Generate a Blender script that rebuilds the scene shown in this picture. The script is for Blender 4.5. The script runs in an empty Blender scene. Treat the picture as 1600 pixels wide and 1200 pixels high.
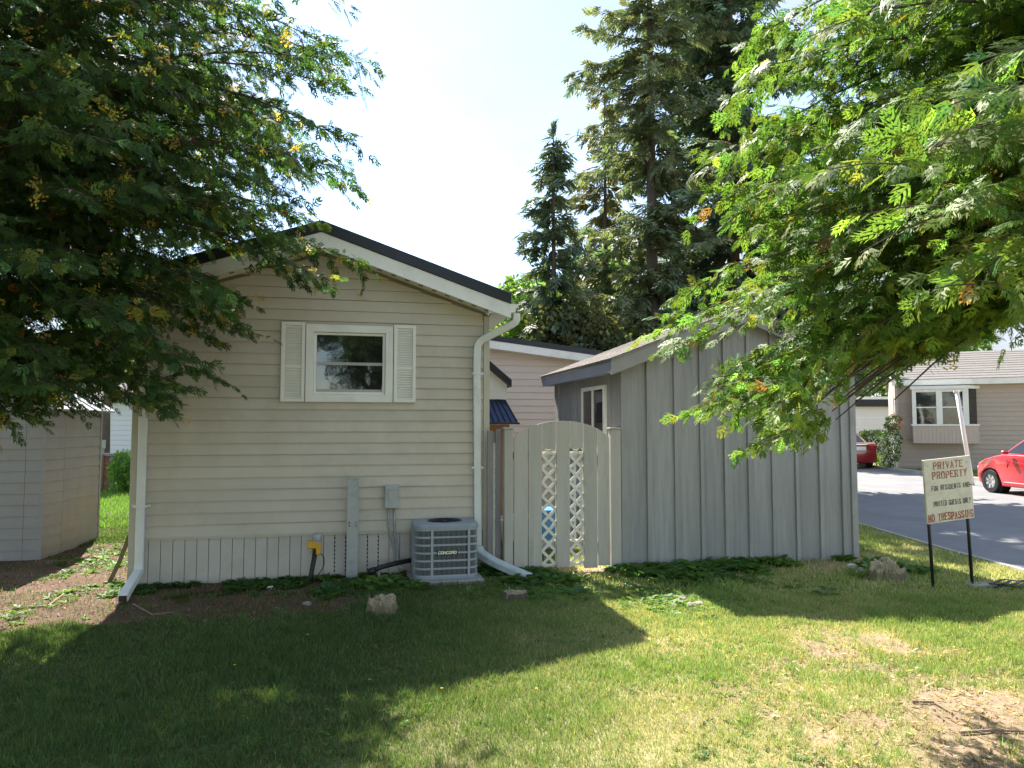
import bpy, bmesh, math, random
import numpy as np
from mathutils import Vector, Matrix
random.seed(7); RS = np.random.RandomState(11)
scene = bpy.context.scene
COL = scene.collection

# ------------------------------------------------------------------ camera
FPX, EYE = 1120.0, 1.7                      # focal length in photo pixels, eye height
PITCH = math.atan(65 / FPX)                 # horizon sits 65 px below the centre
cam = bpy.data.cameras.new('camera'); camo = bpy.data.objects.new('camera', cam); COL.objects.link(camo)
cam.sensor_width = 36; cam.lens = FPX / 1600 * 36; cam.clip_start = 0.05; cam.clip_end = 2000
camo.location = (0, 0, EYE); camo.rotation_euler = (math.pi / 2 + PITCH, 0, 0)
scene.camera = camo

# ------------------------------------------------------------------ sky, sun, exposure
SUN_EL = math.radians(48.8)
SUN_AZ = math.atan2(-0.385, 0.923)          # measured from +Y towards +X
to_sun = Vector((math.sin(SUN_AZ) * math.cos(SUN_EL), math.cos(SUN_AZ) * math.cos(SUN_EL), math.sin(SUN_EL)))
world = bpy.data.worlds.new('World'); scene.world = world; world.use_nodes = True
nt = world.node_tree; nt.nodes.clear()
sky = nt.nodes.new('ShaderNodeTexSky'); sky.sky_type = 'NISHITA'; sky.sun_disc = False
sky.sun_elevation = SUN_EL; sky.sun_rotation = SUN_AZ; sky.air_density = 1.0; sky.dust_density = 0.1; sky.ozone_density = 1.0
tc = nt.nodes.new('ShaderNodeTexCoord')
mp = nt.nodes.new('ShaderNodeMapping'); mp.inputs['Scale'].default_value = (1, 1, 2.2); mp.inputs['Location'].default_value = (3.1, 0.4, 1.7)
nz = nt.nodes.new('ShaderNodeTexNoise'); nz.inputs['Scale'].default_value = 1.5; nz.inputs['Detail'].default_value = 7; nz.inputs['Roughness'].default_value = 0.55
rp = nt.nodes.new('ShaderNodeValToRGB'); rp.color_ramp.elements[0].position = 0.38; rp.color_ramp.elements[1].position = 0.62
mx = nt.nodes.new('ShaderNodeMix'); mx.data_type = 'RGBA'; mx.inputs['B'].default_value = (1.95, 2.10, 2.34, 1)
bg = nt.nodes.new('ShaderNodeBackground'); bg.inputs['Strength'].default_value = 0.13
wo = nt.nodes.new('ShaderNodeOutputWorld')
L = nt.links.new
L(tc.outputs['Generated'], mp.inputs['Vector']); L(mp.outputs['Vector'], nz.inputs['Vector']); L(nz.outputs['Fac'], rp.inputs['Fac'])
L(rp.outputs['Color'], mx.inputs['Factor']); L(sky.outputs['Color'], mx.inputs['A']); L(mx.outputs['Result'], bg.inputs['Color']); L(bg.outputs['Background'], wo.inputs['Surface'])
sun = bpy.data.lights.new('sun', 'SUN'); sun.energy = 5.0; sun.angle = math.radians(0.53); sun.color = (1.0, 0.94, 0.84)
suno = bpy.data.objects.new('sun', sun); COL.objects.link(suno)
suno.rotation_euler = (-to_sun).to_track_quat('-Z', 'Y').to_euler(); suno.location = (0, 0, 30)
vs = scene.view_settings; vs.view_transform = 'Standard'; vs.look = 'None'; vs.gamma = 1; vs.use_curve_mapping = False
vs.exposure = 1.65
scene.cycles.max_bounces = 8; scene.cycles.transparent_max_bounces = 8

# ------------------------------------------------------------------ photo geometry helpers
C0 = np.array([0, 0, EYE]); ANG = math.radians(12.4)
UU = np.array([math.cos(ANG), math.sin(ANG), 0]); VV = np.array([-math.sin(ANG), math.cos(ANG), 0])
def ray(x, y):
    cx, cz = (x - 800) / FPX, -(y - 600) / FPX
    return np.array([cx, math.cos(PITCH) - cz * math.sin(PITCH), math.sin(PITCH) + cz * math.cos(PITCH)])
def ground(x, y, z=0.0):
    r = ray(x, y); return C0 + r * ((z - EYE) / r[2])
def at_depth(x, y, Y):
    r = ray(x, y); return C0 + r * (Y / r[1])
P0 = ground(199, 917)                       # left front corner of the home
def local(w, P=P0):
    d = np.asarray(w) - P; return np.array([d @ UU, d @ VV, w[2]])
def on_v(x, y, v=0.0, P=P0):                # pixel on a plane parallel to the front wall -> local coordinates
    r = ray(x, y); t = np.dot(P + VV * v - C0, VV) / np.dot(r, VV); return local(C0 + r * t, P)
def on_u(x, y, u=0.0, P=P0):                # pixel on a plane parallel to the side walls
    r = ray(x, y); t = np.dot(P + UU * u - C0, UU) / np.dot(r, UU); return local(C0 + r * t, P)
def to_world(u, v, z, P=P0):
    return P + UU * u + VV * v + np.array([0, 0, z])

# ------------------------------------------------------------------ scene helpers
def tag(o, label=None, cat=None, group=None, kind=None):
    if label: o['label'] = label
    if cat: o['category'] = cat
    if group: o['group'] = group
    if kind: o['kind'] = kind
    return o
def thing(name, loc, rz, label, cat, group=None):
    o = bpy.data.objects.new(name, None); COL.objects.link(o); o.empty_display_size = 0.2
    o.location = tuple(loc); o.rotation_euler = (0, 0, rz)
    return tag(o, label, cat, group)
def link(name, me, parent=None, loc=None, rot=None):
    o = bpy.data.objects.new(name, me); COL.objects.link(o)
    if parent is not None: o.parent = parent
    if loc is not None: o.location = tuple(loc)
    if rot is not None: o.rotation_euler = rot
    return o
class MB:
    def __init__(s): s.v = []; s.f = []; s.m = []
    def add(s, verts, faces, mi=0):
        n = len(s.v); s.v += [tuple(p) for p in verts]; s.f += [tuple(i + n for i in f) for f in faces]; s.m += [mi] * len(faces); return s
    def box(s, x0, x1, y0, y1, z0, z1, mi=0):
        return s.add([(x0,y0,z0),(x1,y0,z0),(x1,y1,z0),(x0,y1,z0),(x0,y0,z1),(x1,y0,z1),(x1,y1,z1),(x0,y1,z1)],
                     [(0,3,2,1),(4,5,6,7),(0,1,5,4),(1,2,6,5),(2,3,7,6),(3,0,4,7)], mi)
    def hexa(s, p, mi=0):                   # eight corners: bottom 4 then top 4
        return s.add(p, [(0,3,2,1),(4,5,6,7),(0,1,5,4),(1,2,6,5),(2,3,7,6),(3,0,4,7)], mi)
    def prism_y(s, poly, y0, y1, mi=0):     # polygon in xz (counter-clockwise seen from -y), extruded along y
        n = len(poly); v = [(x, y0, z) for x, z in poly] + [(x, y1, z) for x, z in poly]
        return s.add(v, [tuple(range(n)), tuple(range(2*n-1, n-1, -1))] + [(i, i+n, (i+1)%n+n, (i+1)%n) for i in range(n)], mi)
    def prism_x(s, poly, x0, x1, mi=0):     # polygon in yz, extruded along x
        n = len(poly); v = [(x0, y, z) for y, z in poly] + [(x1, y, z) for y, z in poly]
        return s.add(v, [tuple(range(n-1,-1,-1)), tuple(range(n, 2*n))] + [((i+1)%n, (i+1)%n+n, i+n, i) for i in range(n)], mi)
    def prism_z(s, poly, z0, z1, mi=0):
        n = len(poly); v = [(x, y, z0) for x, y in poly] + [(x, y, z1) for x, y in poly]
        return s.add(v, [tuple(range(n-1,-1,-1)), tuple(range(n, 2*n))] + [(i, (i+1)%n, (i+1)%n+n, i+n) for i in range(n)], mi)
    def tube(s, pts, rad, n=8, mi=0, cap=True, rect=None):
        pts = [Vector(p) for p in pts]; rings = []
        up = None
        for i, p in enumerate(pts):
            d = (pts[min(i+1, len(pts)-1)] - pts[max(i-1, 0)]).normalized()
            if up is None:
                up = Vector((0, 0, 1)) if abs(d.z) < 0.9 else Vector((0, 1, 0))
                if rect and abs(d.z) >= 0.9: up = Vector((0, 1, 0))
            a = d.cross(up).normalized(); b = a.cross(d).normalized(); up = b
            r = rad[i] if hasattr(rad, '__len__') else rad
            if rect:
                w, h = rect; ring = [p + a*x + b*y for x, y in ((-w,-h),(w,-h),(w,h),(-w,h))]
            else:
                ring = [p + (a*math.cos(2*math.pi*k/n) + b*math.sin(2*math.pi*k/n)) * r for k in range(n)]
            rings.append(ring)
        m = 4 if rect else n
        v = [q for r_ in rings for q in r_]; f = []
        for i in range(len(rings)-1):
            for k in range(m):
                f.append((i*m+k, i*m+(k+1)%m, (i+1)*m+(k+1)%m, (i+1)*m+k))
        if cap: f += [tuple(range(m-1,-1,-1)), tuple(range((len(rings)-1)*m, len(rings)*m))]
        return s.add(v, f, mi)
    def lathe(s, prof, n=16, c=(0,0,0), mi=0, axis='z', cap=True):
        v = []
        for r, z in prof:
            for k in range(n):
                a = 2*math.pi*k/n
                q = (r*math.cos(a), r*math.sin(a), z) if axis == 'z' else (r*math.cos(a), z, r*math.sin(a))
                v.append((q[0]+c[0], q[1]+c[1], q[2]+c[2]))
        f = []
        for i in range(len(prof)-1):
            for k in range(n): f.append((i*n+k, i*n+(k+1)%n, (i+1)*n+(k+1)%n, (i+1)*n+k))
        if cap: f += [tuple(range(n-1,-1,-1)), tuple(range((len(prof)-1)*n, len(prof)*n))]
        return s.add(v, f, mi)
    def mesh(s, name, mats, smooth=False):
        me = bpy.data.meshes.new(name); me.from_pydata(s.v, [], s.f)
        for m in (mats if isinstance(mats, (list, tuple)) else [mats]): me.materials.append(m)
        if any(s.m): me.polygons.foreach_set('material_index', s.m)
        bm = bmesh.new(); bm.from_mesh(me); bmesh.ops.recalc_face_normals(bm, faces=bm.faces); bm.to_mesh(me); bm.free()
        if smooth: me.polygons.foreach_set('use_smooth', [True]*len(me.polygons))
        me.update(); return me
    def build(s, name, mats, parent=None, smooth=False, bevel=0, loc=None, rot=None, seg=1):
        o = link(name, s.mesh(name, mats, smooth), parent, loc, rot)
        if bevel:
            b = o.modifiers.new('bevel', 'BEVEL'); b.width = bevel; b.segments = seg; b.limit_method = 'ANGLE'; b.angle_limit = math.radians(40)
        return o

# ------------------------------------------------------------------ materials
def lin(c): return tuple(c) + (1,)
def M(name, col, rough=.6, var=.12, scale=5., bump=.0, bscale=60., metal=0., spec=.4, objvar=0., stretch=(1,1,1), col2=None, c2pos=(.5,.7), c2scale=2., coord='Object', coat=0.):
    m = bpy.data.materials.new(name); m.use_nodes = True; t = m.node_tree; N = t.nodes; Lk = t.links.new
    b = N['Principled BSDF']; b.inputs['Roughness'].default_value = rough; b.inputs['Metallic'].default_value = metal
    b.inputs['Specular IOR Level'].default_value = spec; b.inputs['Coat Weight'].default_value = coat
    tc = N.new('ShaderNodeTexCoord'); mp = N.new('ShaderNodeMapping'); mp.inputs['Scale'].default_value = stretch
    Lk(tc.outputs[coord], mp.inputs['Vector'])
    n1 = N.new('ShaderNodeTexNoise'); n1.inputs['Scale'].default_value = scale; n1.inputs['Detail'].default_value = 6; n1.inputs['Roughness'].default_value = .65
    Lk(mp.outputs['Vector'], n1.inputs['Vector'])
    mr = N.new('ShaderNodeMapRange'); mr.inputs['From Min'].default_value = .25; mr.inputs['From Max'].default_value = .75
    mr.inputs['To Min'].default_value = 1 - var; mr.inputs['To Max'].default_value = 1 + var
    Lk(n1.outputs['Fac'], mr.inputs['Value']); fac = mr.outputs['Result']
    if objvar:
        oi = N.new('ShaderNodeObjectInfo'); m2 = N.new('ShaderNodeMapRange'); m2.inputs['To Min'].default_value = 1-objvar; m2.inputs['To Max'].default_value = 1+objvar
        Lk(oi.outputs['Random'], m2.inputs['Value']); mu = N.new('ShaderNodeMath'); mu.operation = 'MULTIPLY'
        Lk(fac, mu.inputs[0]); Lk(m2.outputs['Result'], mu.inputs[1]); fac = mu.outputs[0]
    base = None
    if col2 is not None:
        n2 = N.new('ShaderNodeTexNoise'); n2.inputs['Scale'].default_value = c2scale; n2.inputs['Detail'].default_value = 8; n2.inputs['Roughness'].default_value = .7
        Lk(mp.outputs['Vector'], n2.inputs['Vector'])
        r2 = N.new('ShaderNodeMapRange'); r2.inputs['From Min'].default_value = c2pos[0]; r2.inputs['From Max'].default_value = c2pos[1]
        Lk(n2.outputs['Fac'], r2.inputs['Value'])
        mc = N.new('ShaderNodeMix'); mc.data_type = 'RGBA'; mc.inputs['A'].default_value = lin(col); mc.inputs['B'].default_value = lin(col2)
        Lk(r2.outputs['Result'], mc.inputs['Factor']); base = mc.outputs['Result']
    mm = N.new('ShaderNodeMix'); mm.data_type = 'RGBA'; mm.blend_type = 'MULTIPLY'; mm.inputs['Factor'].default_value = 1
    if base is not None: Lk(base, mm.inputs['A'])
    else: mm.inputs['A'].default_value = lin(col)
    cb = N.new('ShaderNodeCombineColor'); [Lk(fac, cb.inputs[i]) for i in range(3)]
    Lk(cb.outputs['Color'], mm.inputs['B']); Lk(mm.outputs['Result'], b.inputs['Base Color'])
    if bump:
        n3 = N.new('ShaderNodeTexNoise'); n3.inputs['Scale'].default_value = bscale; n3.inputs['Detail'].default_value = 5
        Lk(mp.outputs['Vector'], n3.inputs['Vector'])
        bp = N.new('ShaderNodeBump'); bp.inputs['Strength'].default_value = bump; bp.inputs['Distance'].default_value = .01
        Lk(n3.outputs['Fac'], bp.inputs['Height']); Lk(bp.outputs['Normal'], b.inputs['Normal'])
    return m
def M_leaf(name, trans=.35, rough=.5, spec=.35, tmul=1.6):
    m = bpy.data.materials.new(name); m.use_nodes = True; t = m.node_tree; N = t.nodes; Lk = t.links.new
    b = N['Principled BSDF']; b.inputs['Roughness'].default_value = rough; b.inputs['Specular IOR Level'].default_value = spec
    at = N.new('ShaderNodeAttribute'); at.attribute_name = 'Col'
    Lk(at.outputs['Color'], b.inputs['Base Color'])
    tr = N.new('ShaderNodeBsdfTranslucent')
    mu = N.new('ShaderNodeMix'); mu.data_type = 'RGBA'; mu.blend_type = 'MULTIPLY'; mu.inputs['Factor'].default_value = 1; mu.inputs['B'].default_value = (tmul*1.1, tmul*1.15, tmul*.6, 1)
    Lk(at.outputs['Color'], mu.inputs['A']); Lk(mu.outputs['Result'], tr.inputs['Color'])
    ms = N.new('ShaderNodeMixShader'); ms.inputs['Fac'].default_value = trans
    Lk(b.outputs[0], ms.inputs[1]); Lk(tr.outputs[0], ms.inputs[2]); Lk(ms.outputs[0], N['Material Output'].inputs['Surface'])
    return m
def M_glass(name, col=(.012,.014,.016), wave=.15):
    m = M(name, col, rough=.03, var=.1, spec=.9, bump=wave, bscale=3.); return m

siding_m = M('beige_vinyl', (.54,.492,.408), .5, .08, 2.2, .10, 2.5, objvar=.035, col2=(.43,.385,.31), c2pos=(.5,.8), c2scale=1.5)
skirt_m = M('skirting_vinyl', (.52,.49,.435), .55, .07, 4, .03, 60, objvar=.04, col2=(.42,.38,.30), c2pos=(.5,.85), c2scale=3)
trim_m = M('beige_trim', (.49,.46,.37), .5, .06, 4)
white_m = M('white_trim', (.80,.80,.75), .45, .05, 5, .02, 40, col2=(.62,.61,.53), c2pos=(.5,.8))
shutter_m = M('shutter_cream', (.80,.79,.72), .5, .05, 5)
roof_m = M('charcoal_metal_roof', (.022,.024,.030), .38, .15, 4, spec=.5, metal=.3)
glass_m = M_glass('window_glass')
grey_m = M('grey_sash', (.40,.40,.38), .5, .08, 6)
spout_m = M('downspout_white', (.72,.74,.72), .35, .06, 5, col2=(.55,.55,.50), c2pos=(.55,.8), c2scale=4)
spout2_m = M('extension_pale_blue', (.50,.58,.60), .5, .12, 6, col2=(.25,.28,.25), c2pos=(.5,.75), c2scale=7)
ac_m = M('ac_blue_grey_paint', (.27,.31,.35), .45, .07, 6, metal=.0, spec=.5)
acbar_m = M('ac_light_grey', (.34,.37,.39), .45, .07, 8)
coil_m = M('ac_coil_dark', (.02,.022,.024), .6, .2, 30)
logo_m = M('logo_cream', (.85,.82,.60), .5, .03)
shedw_m = M('shed_grey_wood', (.335,.336,.33), .75, .17, 6.5, .5, 40, objvar=.09, stretch=(3.5,3.5,.22), col2=(.26,.263,.265), c2pos=(.46,.74), c2scale=2.2)
shedd_m = M('shed_trim_wood', (.33,.325,.31), .75, .14, 2.5, .25, 18, objvar=.06, stretch=(1,1,1), col2=(.25,.255,.26), c2pos=(.5,.75), c2scale=3)
shedb_m = M('shed_blue_trim', (.27,.28,.32), .7, .14, 3, .2, 18, objvar=.05)
shingle_m = M('brown_grey_shingle', (.22,.19,.17), .9, .3, 30, .6, 80, objvar=.12)
gate_m = M('gate_beige_grey', (.455,.435,.385), .75, .14, 2.0, .2, 22, objvar=.05, stretch=(3,3,.4), col2=(.32,.30,.26), c2pos=(.55,.8), c2scale=2.5)
lattice_m = M('lattice_white', (.72,.70,.62), .55, .08, 8)
oldwood_m = M('weathered_wood', (.30,.28,.28), .85, .25, 5, .4, 20, stretch=(3,3,.4))
pink_m = M('pink_beige_siding', (.62,.53,.465), .55, .05, 3, objvar=.02)
galv_m = M('galvanised_steel', (.36,.38,.38), .5, .22, 7, .05, 30, metal=.35, col2=(.28,.24,.20), c2pos=(.62,.8), c2scale=6)
black_m = M('black_plastic', (.018,.018,.02), .45, .2, 10)
rubber_m = M('black_rubber', (.02,.02,.02), .8, .2, 10)
yellow_m = M('yellow_plastic', (.62,.36,.03), .5, .15, 10)
conc_m = M('concrete', (.33,.31,.29), .9, .18, 8, .4, 60)
stone_m = M('field_stone', (.25,.22,.19), .85, .25, 7, .5, 30, objvar=.25)
bark_m = M('bark', (.105,.085,.068), .95, .35, 7, 1.0, 25, stretch=(2,2,.4))
cutwood_m = M('cut_wood', (.46,.37,.24), .85, .3, 6, .7, 25, stretch=(3,3,.6), col2=(.14,.13,.08), c2pos=(.42,.62), c2scale=7)
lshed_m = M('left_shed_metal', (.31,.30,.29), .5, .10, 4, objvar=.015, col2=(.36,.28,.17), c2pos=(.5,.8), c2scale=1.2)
green_m = M('dark_green_paint', (.05,.075,.05), .55, .15, 5)
leaf_m = M_leaf('cedar_leaf', .42, .55, .22, 1.5)
leaf2_m = M_leaf('leaf_soft', .38, .55, .3)
needle_m = M_leaf('needle', .22, .6, .25)
grass_m = M_leaf('grass_blade', .30, .6, .25)
flower_m = M_leaf('petal', .25, .6, .2)

# ------------------------------------------------------------------ noise and scatter
def vnoise(x, y, s=1.0, seed=0, octv=3):
    x = np.asarray(x, float); y = np.asarray(y, float); tot = np.zeros_like(x); amp = 1.0; nrm = 0
    for o in range(octv):
        X = x*s*2**o + seed*17.3; Y = y*s*2**o - seed*9.1
        xi = np.floor(X); yi = np.floor(Y); fx = X-xi; fy = Y-yi; fx = fx*fx*(3-2*fx); fy = fy*fy*(3-2*fy)
        h = lambda a, b: np.mod(np.sin(a*127.1 + b*311.7 + seed*74.7 + o*13.7)*43758.5453, 1.0)
        tot += amp*((h(xi,yi)*(1-fx)+h(xi+1,yi)*fx)*(1-fy) + (h(xi,yi+1)*(1-fx)+h(xi+1,yi+1)*fx)*fy); nrm += amp; amp *= .5
    return tot/nrm
def norm(a):
    return a/np.maximum(np.linalg.norm(a, axis=-1, keepdims=True), 1e-9)
def raw_mesh(name, V, T, cols=None, mats=(), smooth=False):
    me = bpy.data.meshes.new(name); me.vertices.add(len(V)); me.vertices.foreach_set('co', np.ascontiguousarray(V, np.float32).ravel())
    nt_ = len(T); me.loops.add(nt_*3); me.loops.foreach_set('vertex_index', np.ascontiguousarray(T, np.int32).ravel())
    me.polygons.add(nt_); me.polygons.foreach_set('loop_start', np.arange(0, nt_*3, 3, dtype=np.int32))
    for m in mats: me.materials.append(m)
    me.update(calc_edges=True)
    if cols is not None:
        a = me.color_attributes.new('Col', 'FLOAT_COLOR', 'POINT')
        a.data.foreach_set('color', np.ascontiguousarray(np.c_[cols, np.ones(len(cols))], np.float32).ravel())
    if smooth: me.polygons.foreach_set('use_smooth', np.ones(nt_, bool))
    return me
def scatter(templates, pos, ax, nr, sc, col, which=None):
    """place copies of small leaf shapes; returns vertices, triangles, colours of one merged mesh"""
    pos = np.asarray(pos, float); N = len(pos); ax = norm(np.asarray(ax, float)); nr = np.asarray(nr, float)
    bi = norm(np.cross(nr, ax)); nr = np.cross(ax, bi); sc = np.asarray(sc, float)
    if which is None: which = RS.randint(0, len(templates), N)
    Vs, Ts, Cs, off = [], [], [], 0
    for k, (tv, tt) in enumerate(templates):
        ix = np.where(which == k)[0]
        if not len(ix): continue
        v = pos[ix,None] + sc[ix,None,None]*(ax[ix,None]*tv[None,:,0:1] + bi[ix,None]*tv[None,:,1:2] + nr[ix,None]*tv[None,:,2:3])
        t = tt[None] + (np.arange(len(ix))*len(tv))[:,None,None] + off
        Vs.append(v.reshape(-1,3)); Ts.append(t.reshape(-1,3)); Cs.append(np.repeat(np.asarray(col)[ix], len(tv), axis=0)); off += len(ix)*len(tv)
    return np.concatenate(Vs), np.concatenate(Ts), np.concatenate(Cs)
def rhomb(p, ang, ln, wd, z=0.0, mid=.45):
    c, s = math.cos(ang), math.sin(ang); f = lambda a, b: (p[0]+a*c-b*s, p[1]+a*s+b*c)
    q = [f(0,0), f(ln*mid, wd/2), f(ln,0), f(ln*mid,-wd/2)]
    return [(x, y, z - .22*x*x - .15*y*y) for x, y in q]
def tpl(rs):
    v, t = [], []
    for r in rs:
        n = len(v); v += r; t += [(n,n+1,n+2),(n,n+2,n+3)]
    return np.array(v), np.array(t)
def tri_tpl(rs):
    v = [p for r in rs for p in r]; return np.array(v), np.arange(len(v)).reshape(-1,3)
def finger(p, ang, ln, wd, z=0.0):
    c, s = math.cos(ang), math.sin(ang); f = lambda a, b: (p[0]+a*c-b*s, p[1]+a*s+b*c)
    return [(x, y, z - .22*x*x - .15*y*y) for x, y in (f(ln*.12, wd*.55), f(ln,0), f(0,-wd*.45))]
def tpl_cedar(seed):
    r = random.Random(seed); rs = [finger((0,0), 0, 1.0, .08)]
    for i in range(4):
        t = .10 + .8*i/4 + r.uniform(-.04,.04)
        for s in (-1, 1):
            l = (.52*(1-t)**.7+.10)*r.uniform(.75,1.15); a = s*r.uniform(.65,.95)
            rs.append(finger((t,0), a, l, .125, r.uniform(-.05,.05)))
            q = .4*l
            rs.append(finger((t+q*math.cos(a), q*math.sin(a)), a - s*r.uniform(.5,.8), l*.66, .11, r.uniform(-.05,.05)))
    return tri_tpl(rs)
def tpl_spruce(seed):
    r = random.Random(seed); rs = [rhomb((0,0), 0, 1.05, .14)]
    for i in range(5):
        t = .05 + .17*i
        for s in (-1, 1): rs.append(rhomb((t,0), s*r.uniform(.5,.8), r.uniform(.3,.5)*(1.1-.5*t), .13, r.uniform(-.12,.12)))
    return tpl(rs)
def tpl_leaves(seed, n=5, wd=.5):
    r = random.Random(seed); rs = []
    for i in range(n):
        p = (r.uniform(-.2,.7), r.uniform(-.5,.5)); rs.append(rhomb(p, r.uniform(-1.5,1.5), r.uniform(.4,.65), wd*r.uniform(.6,.8), r.uniform(-.4,.4)))
    return tpl(rs)
CEDAR_T = [tpl_cedar(i) for i in range(5)]; SPRUCE_T = [tpl_spruce(i) for i in range(4)]; LEAF_T = [tpl_leaves(i) for i in range(4)]
def vary(base, n, v=.25, warm=.12):
    base = np.array(base); k = np.exp(RS.normal(0, v, (n,1))); w = RS.normal(0, warm, (n,1))
    return np.clip(base*k*np.c_[1+w, np.ones(n), 1-w], .003, .9)
class Limbs:
    """tapered branch tubes gathered into one mesh"""
    def __init__(s): s.V = []; s.T = []; s.n = 0
    def add(s, pts, r0, r1, k=6):
        pts = np.asarray(pts, float); m = len(pts); d = np.gradient(pts, axis=0); d = norm(d)
        ref = np.where(np.abs(d[:,2:3]) < .9, np.array([[0,0,1.]]), np.array([[1.,0,0]])); a = norm(np.cross(d, ref)); b = np.cross(a, d)
        r = np.linspace(r0, r1, m)[:,None]; an = np.arange(k)*2*np.pi/k
        v = pts[:,None] + (a[:,None]*np.cos(an)[None,:,None] + b[:,None]*np.sin(an)[None,:,None])*r[:,None]
        s.V.append(v.reshape(-1,3)); T = []
        for i in range(m-1):
            for j in range(k):
                p, q = i*k+j, i*k+(j+1)%k; T += [(p,q,q+k),(p,q+k,p+k)]
        s.T.append(np.array(T)+s.n); s.n += m*k
    def mesh(s, name, mat): return raw_mesh(name, np.concatenate(s.V), np.concatenate(s.T), None, [mat], True)
# ================================================================== the ground
def in_box(x, y, P, u0, u1, v0, v1):
    dx, dy = x-P[0], y-P[1]; u = dx*UU[0]+dy*UU[1]; v = dx*VV[0]+dy*VV[1]
    return (u > u0) & (u < u1) & (v > v0) & (v < v1)
SP = ground(972, 890)                       # left front corner of the wooden shed
LP = ground(63, 875)                        # right front corner of the pale metal shed
def road_edge(y):                           # x of the near edge of the road as a function of y
    return 6.0 + .02*np.sin(y*1.7) + np.clip(y-12.5, 0, 60)*.13
def soil_amount(x, y):
    """0 = grown lawn, 1 = bare earth"""
    dx, dy = x-P0[0], y-P0[1]; u = dx*UU[0]+dy*UU[1]; v = dx*VV[0]+dy*VV[1]
    n = vnoise(x, y, 1.1, 3, 4); n2 = vnoise(x, y, 3.2, 5, 3)
    ss = lambda a, b, t: np.clip((t-a)/(b-a), 0, 1)
    bed = ss(-2.0, -1.1, v)*(.75+.25*ss(2.2, 1.2, u))*ss(.35, .0, v)*ss(3.4, 2.2, u)*ss(-3, -1, u)*.95
    side = ss(-1.7, -1.0, v)*ss(3.4, 2.6, v)*ss(.25, .0, u)*ss(-4, -2.5, u)
    shedf = ss(-1.2, -.5, v)*ss(.2, -.1, v)*ss(3.6, 4.2, u)*ss(9, 8.5, u)*.5
    corner = ss(1.6, 2.7, x)*ss(5.4, 4.2, y)*.9
    lawn = .46*ss(.3, 1.4, x)*ss(7, 5.5, y)
    a = np.maximum.reduce([bed, side, shedf, corner, lawn])
    return np.clip(ss(.62, .38, n*.6+n2*.4 + (.5-a)*.75), 0, 1)
def gz(x, y):
    near = np.clip((np.minimum(14-y, 5.6-x))/1.0, 0, 1)*np.clip((x+12)/3, 0, 1)*np.clip((y-.5)/1, 0, 1)
    return near*(.045*(vnoise(x, y, .55, 1, 3)-.5) + .025*(vnoise(x, y, 4., 2, 2)-.5))
def axis(a, b, st, far):
    core = list(np.arange(a, b+1e-6, st)); d = st; lo = []; p = a
    while p > -far: d *= 1.25; p -= d; lo.append(p)
    d = st; hi = []; p = b
    while p < far: d *= 1.25; p += d; hi.append(p)
    return np.array(lo[::-1]+core+hi)
gx = axis(-8, 6.2, .105, 500); gy = axis(2, 12, .105, 500)
X, Y = np.meshgrid(gx, gy); Z = gz(X, Y); nx, ny = len(gx), len(gy)
ii = (np.arange(ny-1)[:,None]*nx + np.arange(nx-1)[None]).ravel()
T = np.concatenate([np.c_[ii, ii+1, ii+nx+1], np.c_[ii, ii+nx+1, ii+nx]])
so = soil_amount(X, Y).ravel()[:,None]; n_ = vnoise(X, Y, 2.5, 8, 4).ravel()[:,None]; n2_ = vnoise(X, Y, .6, 9, 3).ravel()[:,None]
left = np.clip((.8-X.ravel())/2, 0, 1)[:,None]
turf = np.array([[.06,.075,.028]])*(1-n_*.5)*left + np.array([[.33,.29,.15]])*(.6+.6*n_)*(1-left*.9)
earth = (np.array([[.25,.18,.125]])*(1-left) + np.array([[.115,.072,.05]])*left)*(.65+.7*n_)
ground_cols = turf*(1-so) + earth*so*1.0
def M_attr(name, rough=.95, bump=.5, bscale=70):
    m = M(name, (.5,.5,.5), rough, .28, 24, bump, bscale, spec=.15)
    N = m.node_tree.nodes; at = N.new('ShaderNodeAttribute'); at.attribute_name = 'Col'
    mm = [n for n in N if n.type == 'MIX' and n.blend_type == 'MULTIPLY'][0]; m.node_tree.links.new(at.outputs['Color'], mm.inputs['A']); return m
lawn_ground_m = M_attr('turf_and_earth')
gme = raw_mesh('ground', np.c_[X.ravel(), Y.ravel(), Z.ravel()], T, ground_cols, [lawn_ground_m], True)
tag(link('ground', gme), kind='structure')

# road: near edge beside the lawn, opening into a junction beyond the shed
asphalt_m = M('asphalt', (.20,.20,.205), .9, .12, 1.2, .35, 150, spec=.2, col2=(.25,.245,.24), c2pos=(.45,.7), c2scale=.5, coord='Object')
ys = np.concatenate([np.arange(-6, 12.5, .5), np.linspace(12.5, 60, 24)])
edge = [(float(road_edge(np.array(y))), float(y)) for y in ys]
KERB = [(19.5, 60.0), (15.6, 40.0), (14.6, 31.0), (14.3, 26.0), (14.25, 19.0), (14.3, 10.0), (14.3, -6.0)]
rd = MB(); poly = edge + KERB
rd.prism_z(poly, -.06, .006); tag(rd.build('road', asphalt_m), kind='structure')
kerb_m = M('kerb_concrete', (.38,.36,.33), .9, .15, 4, .3, 60)
kb = MB()
for (a, b) in zip(KERB[:-1], KERB[1:]):
    a = Vector((*a, 0)); b = Vector((*b, 0)); d = (b-a).normalized(); n = Vector((-d.y, d.x, 0)); e = d*.02
    kb.hexa([a-e+Vector((0,0,-.05)), b+e+Vector((0,0,-.05)), b+e+n*.15+Vector((0,0,-.05)), a-e+n*.15+Vector((0,0,-.05)), a-e+Vector((0,0,.10)), b+e+Vector((0,0,.10)), b+e+n*.15+Vector((0,0,.11)), a-e+n*.15+Vector((0,0,.11))])
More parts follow.
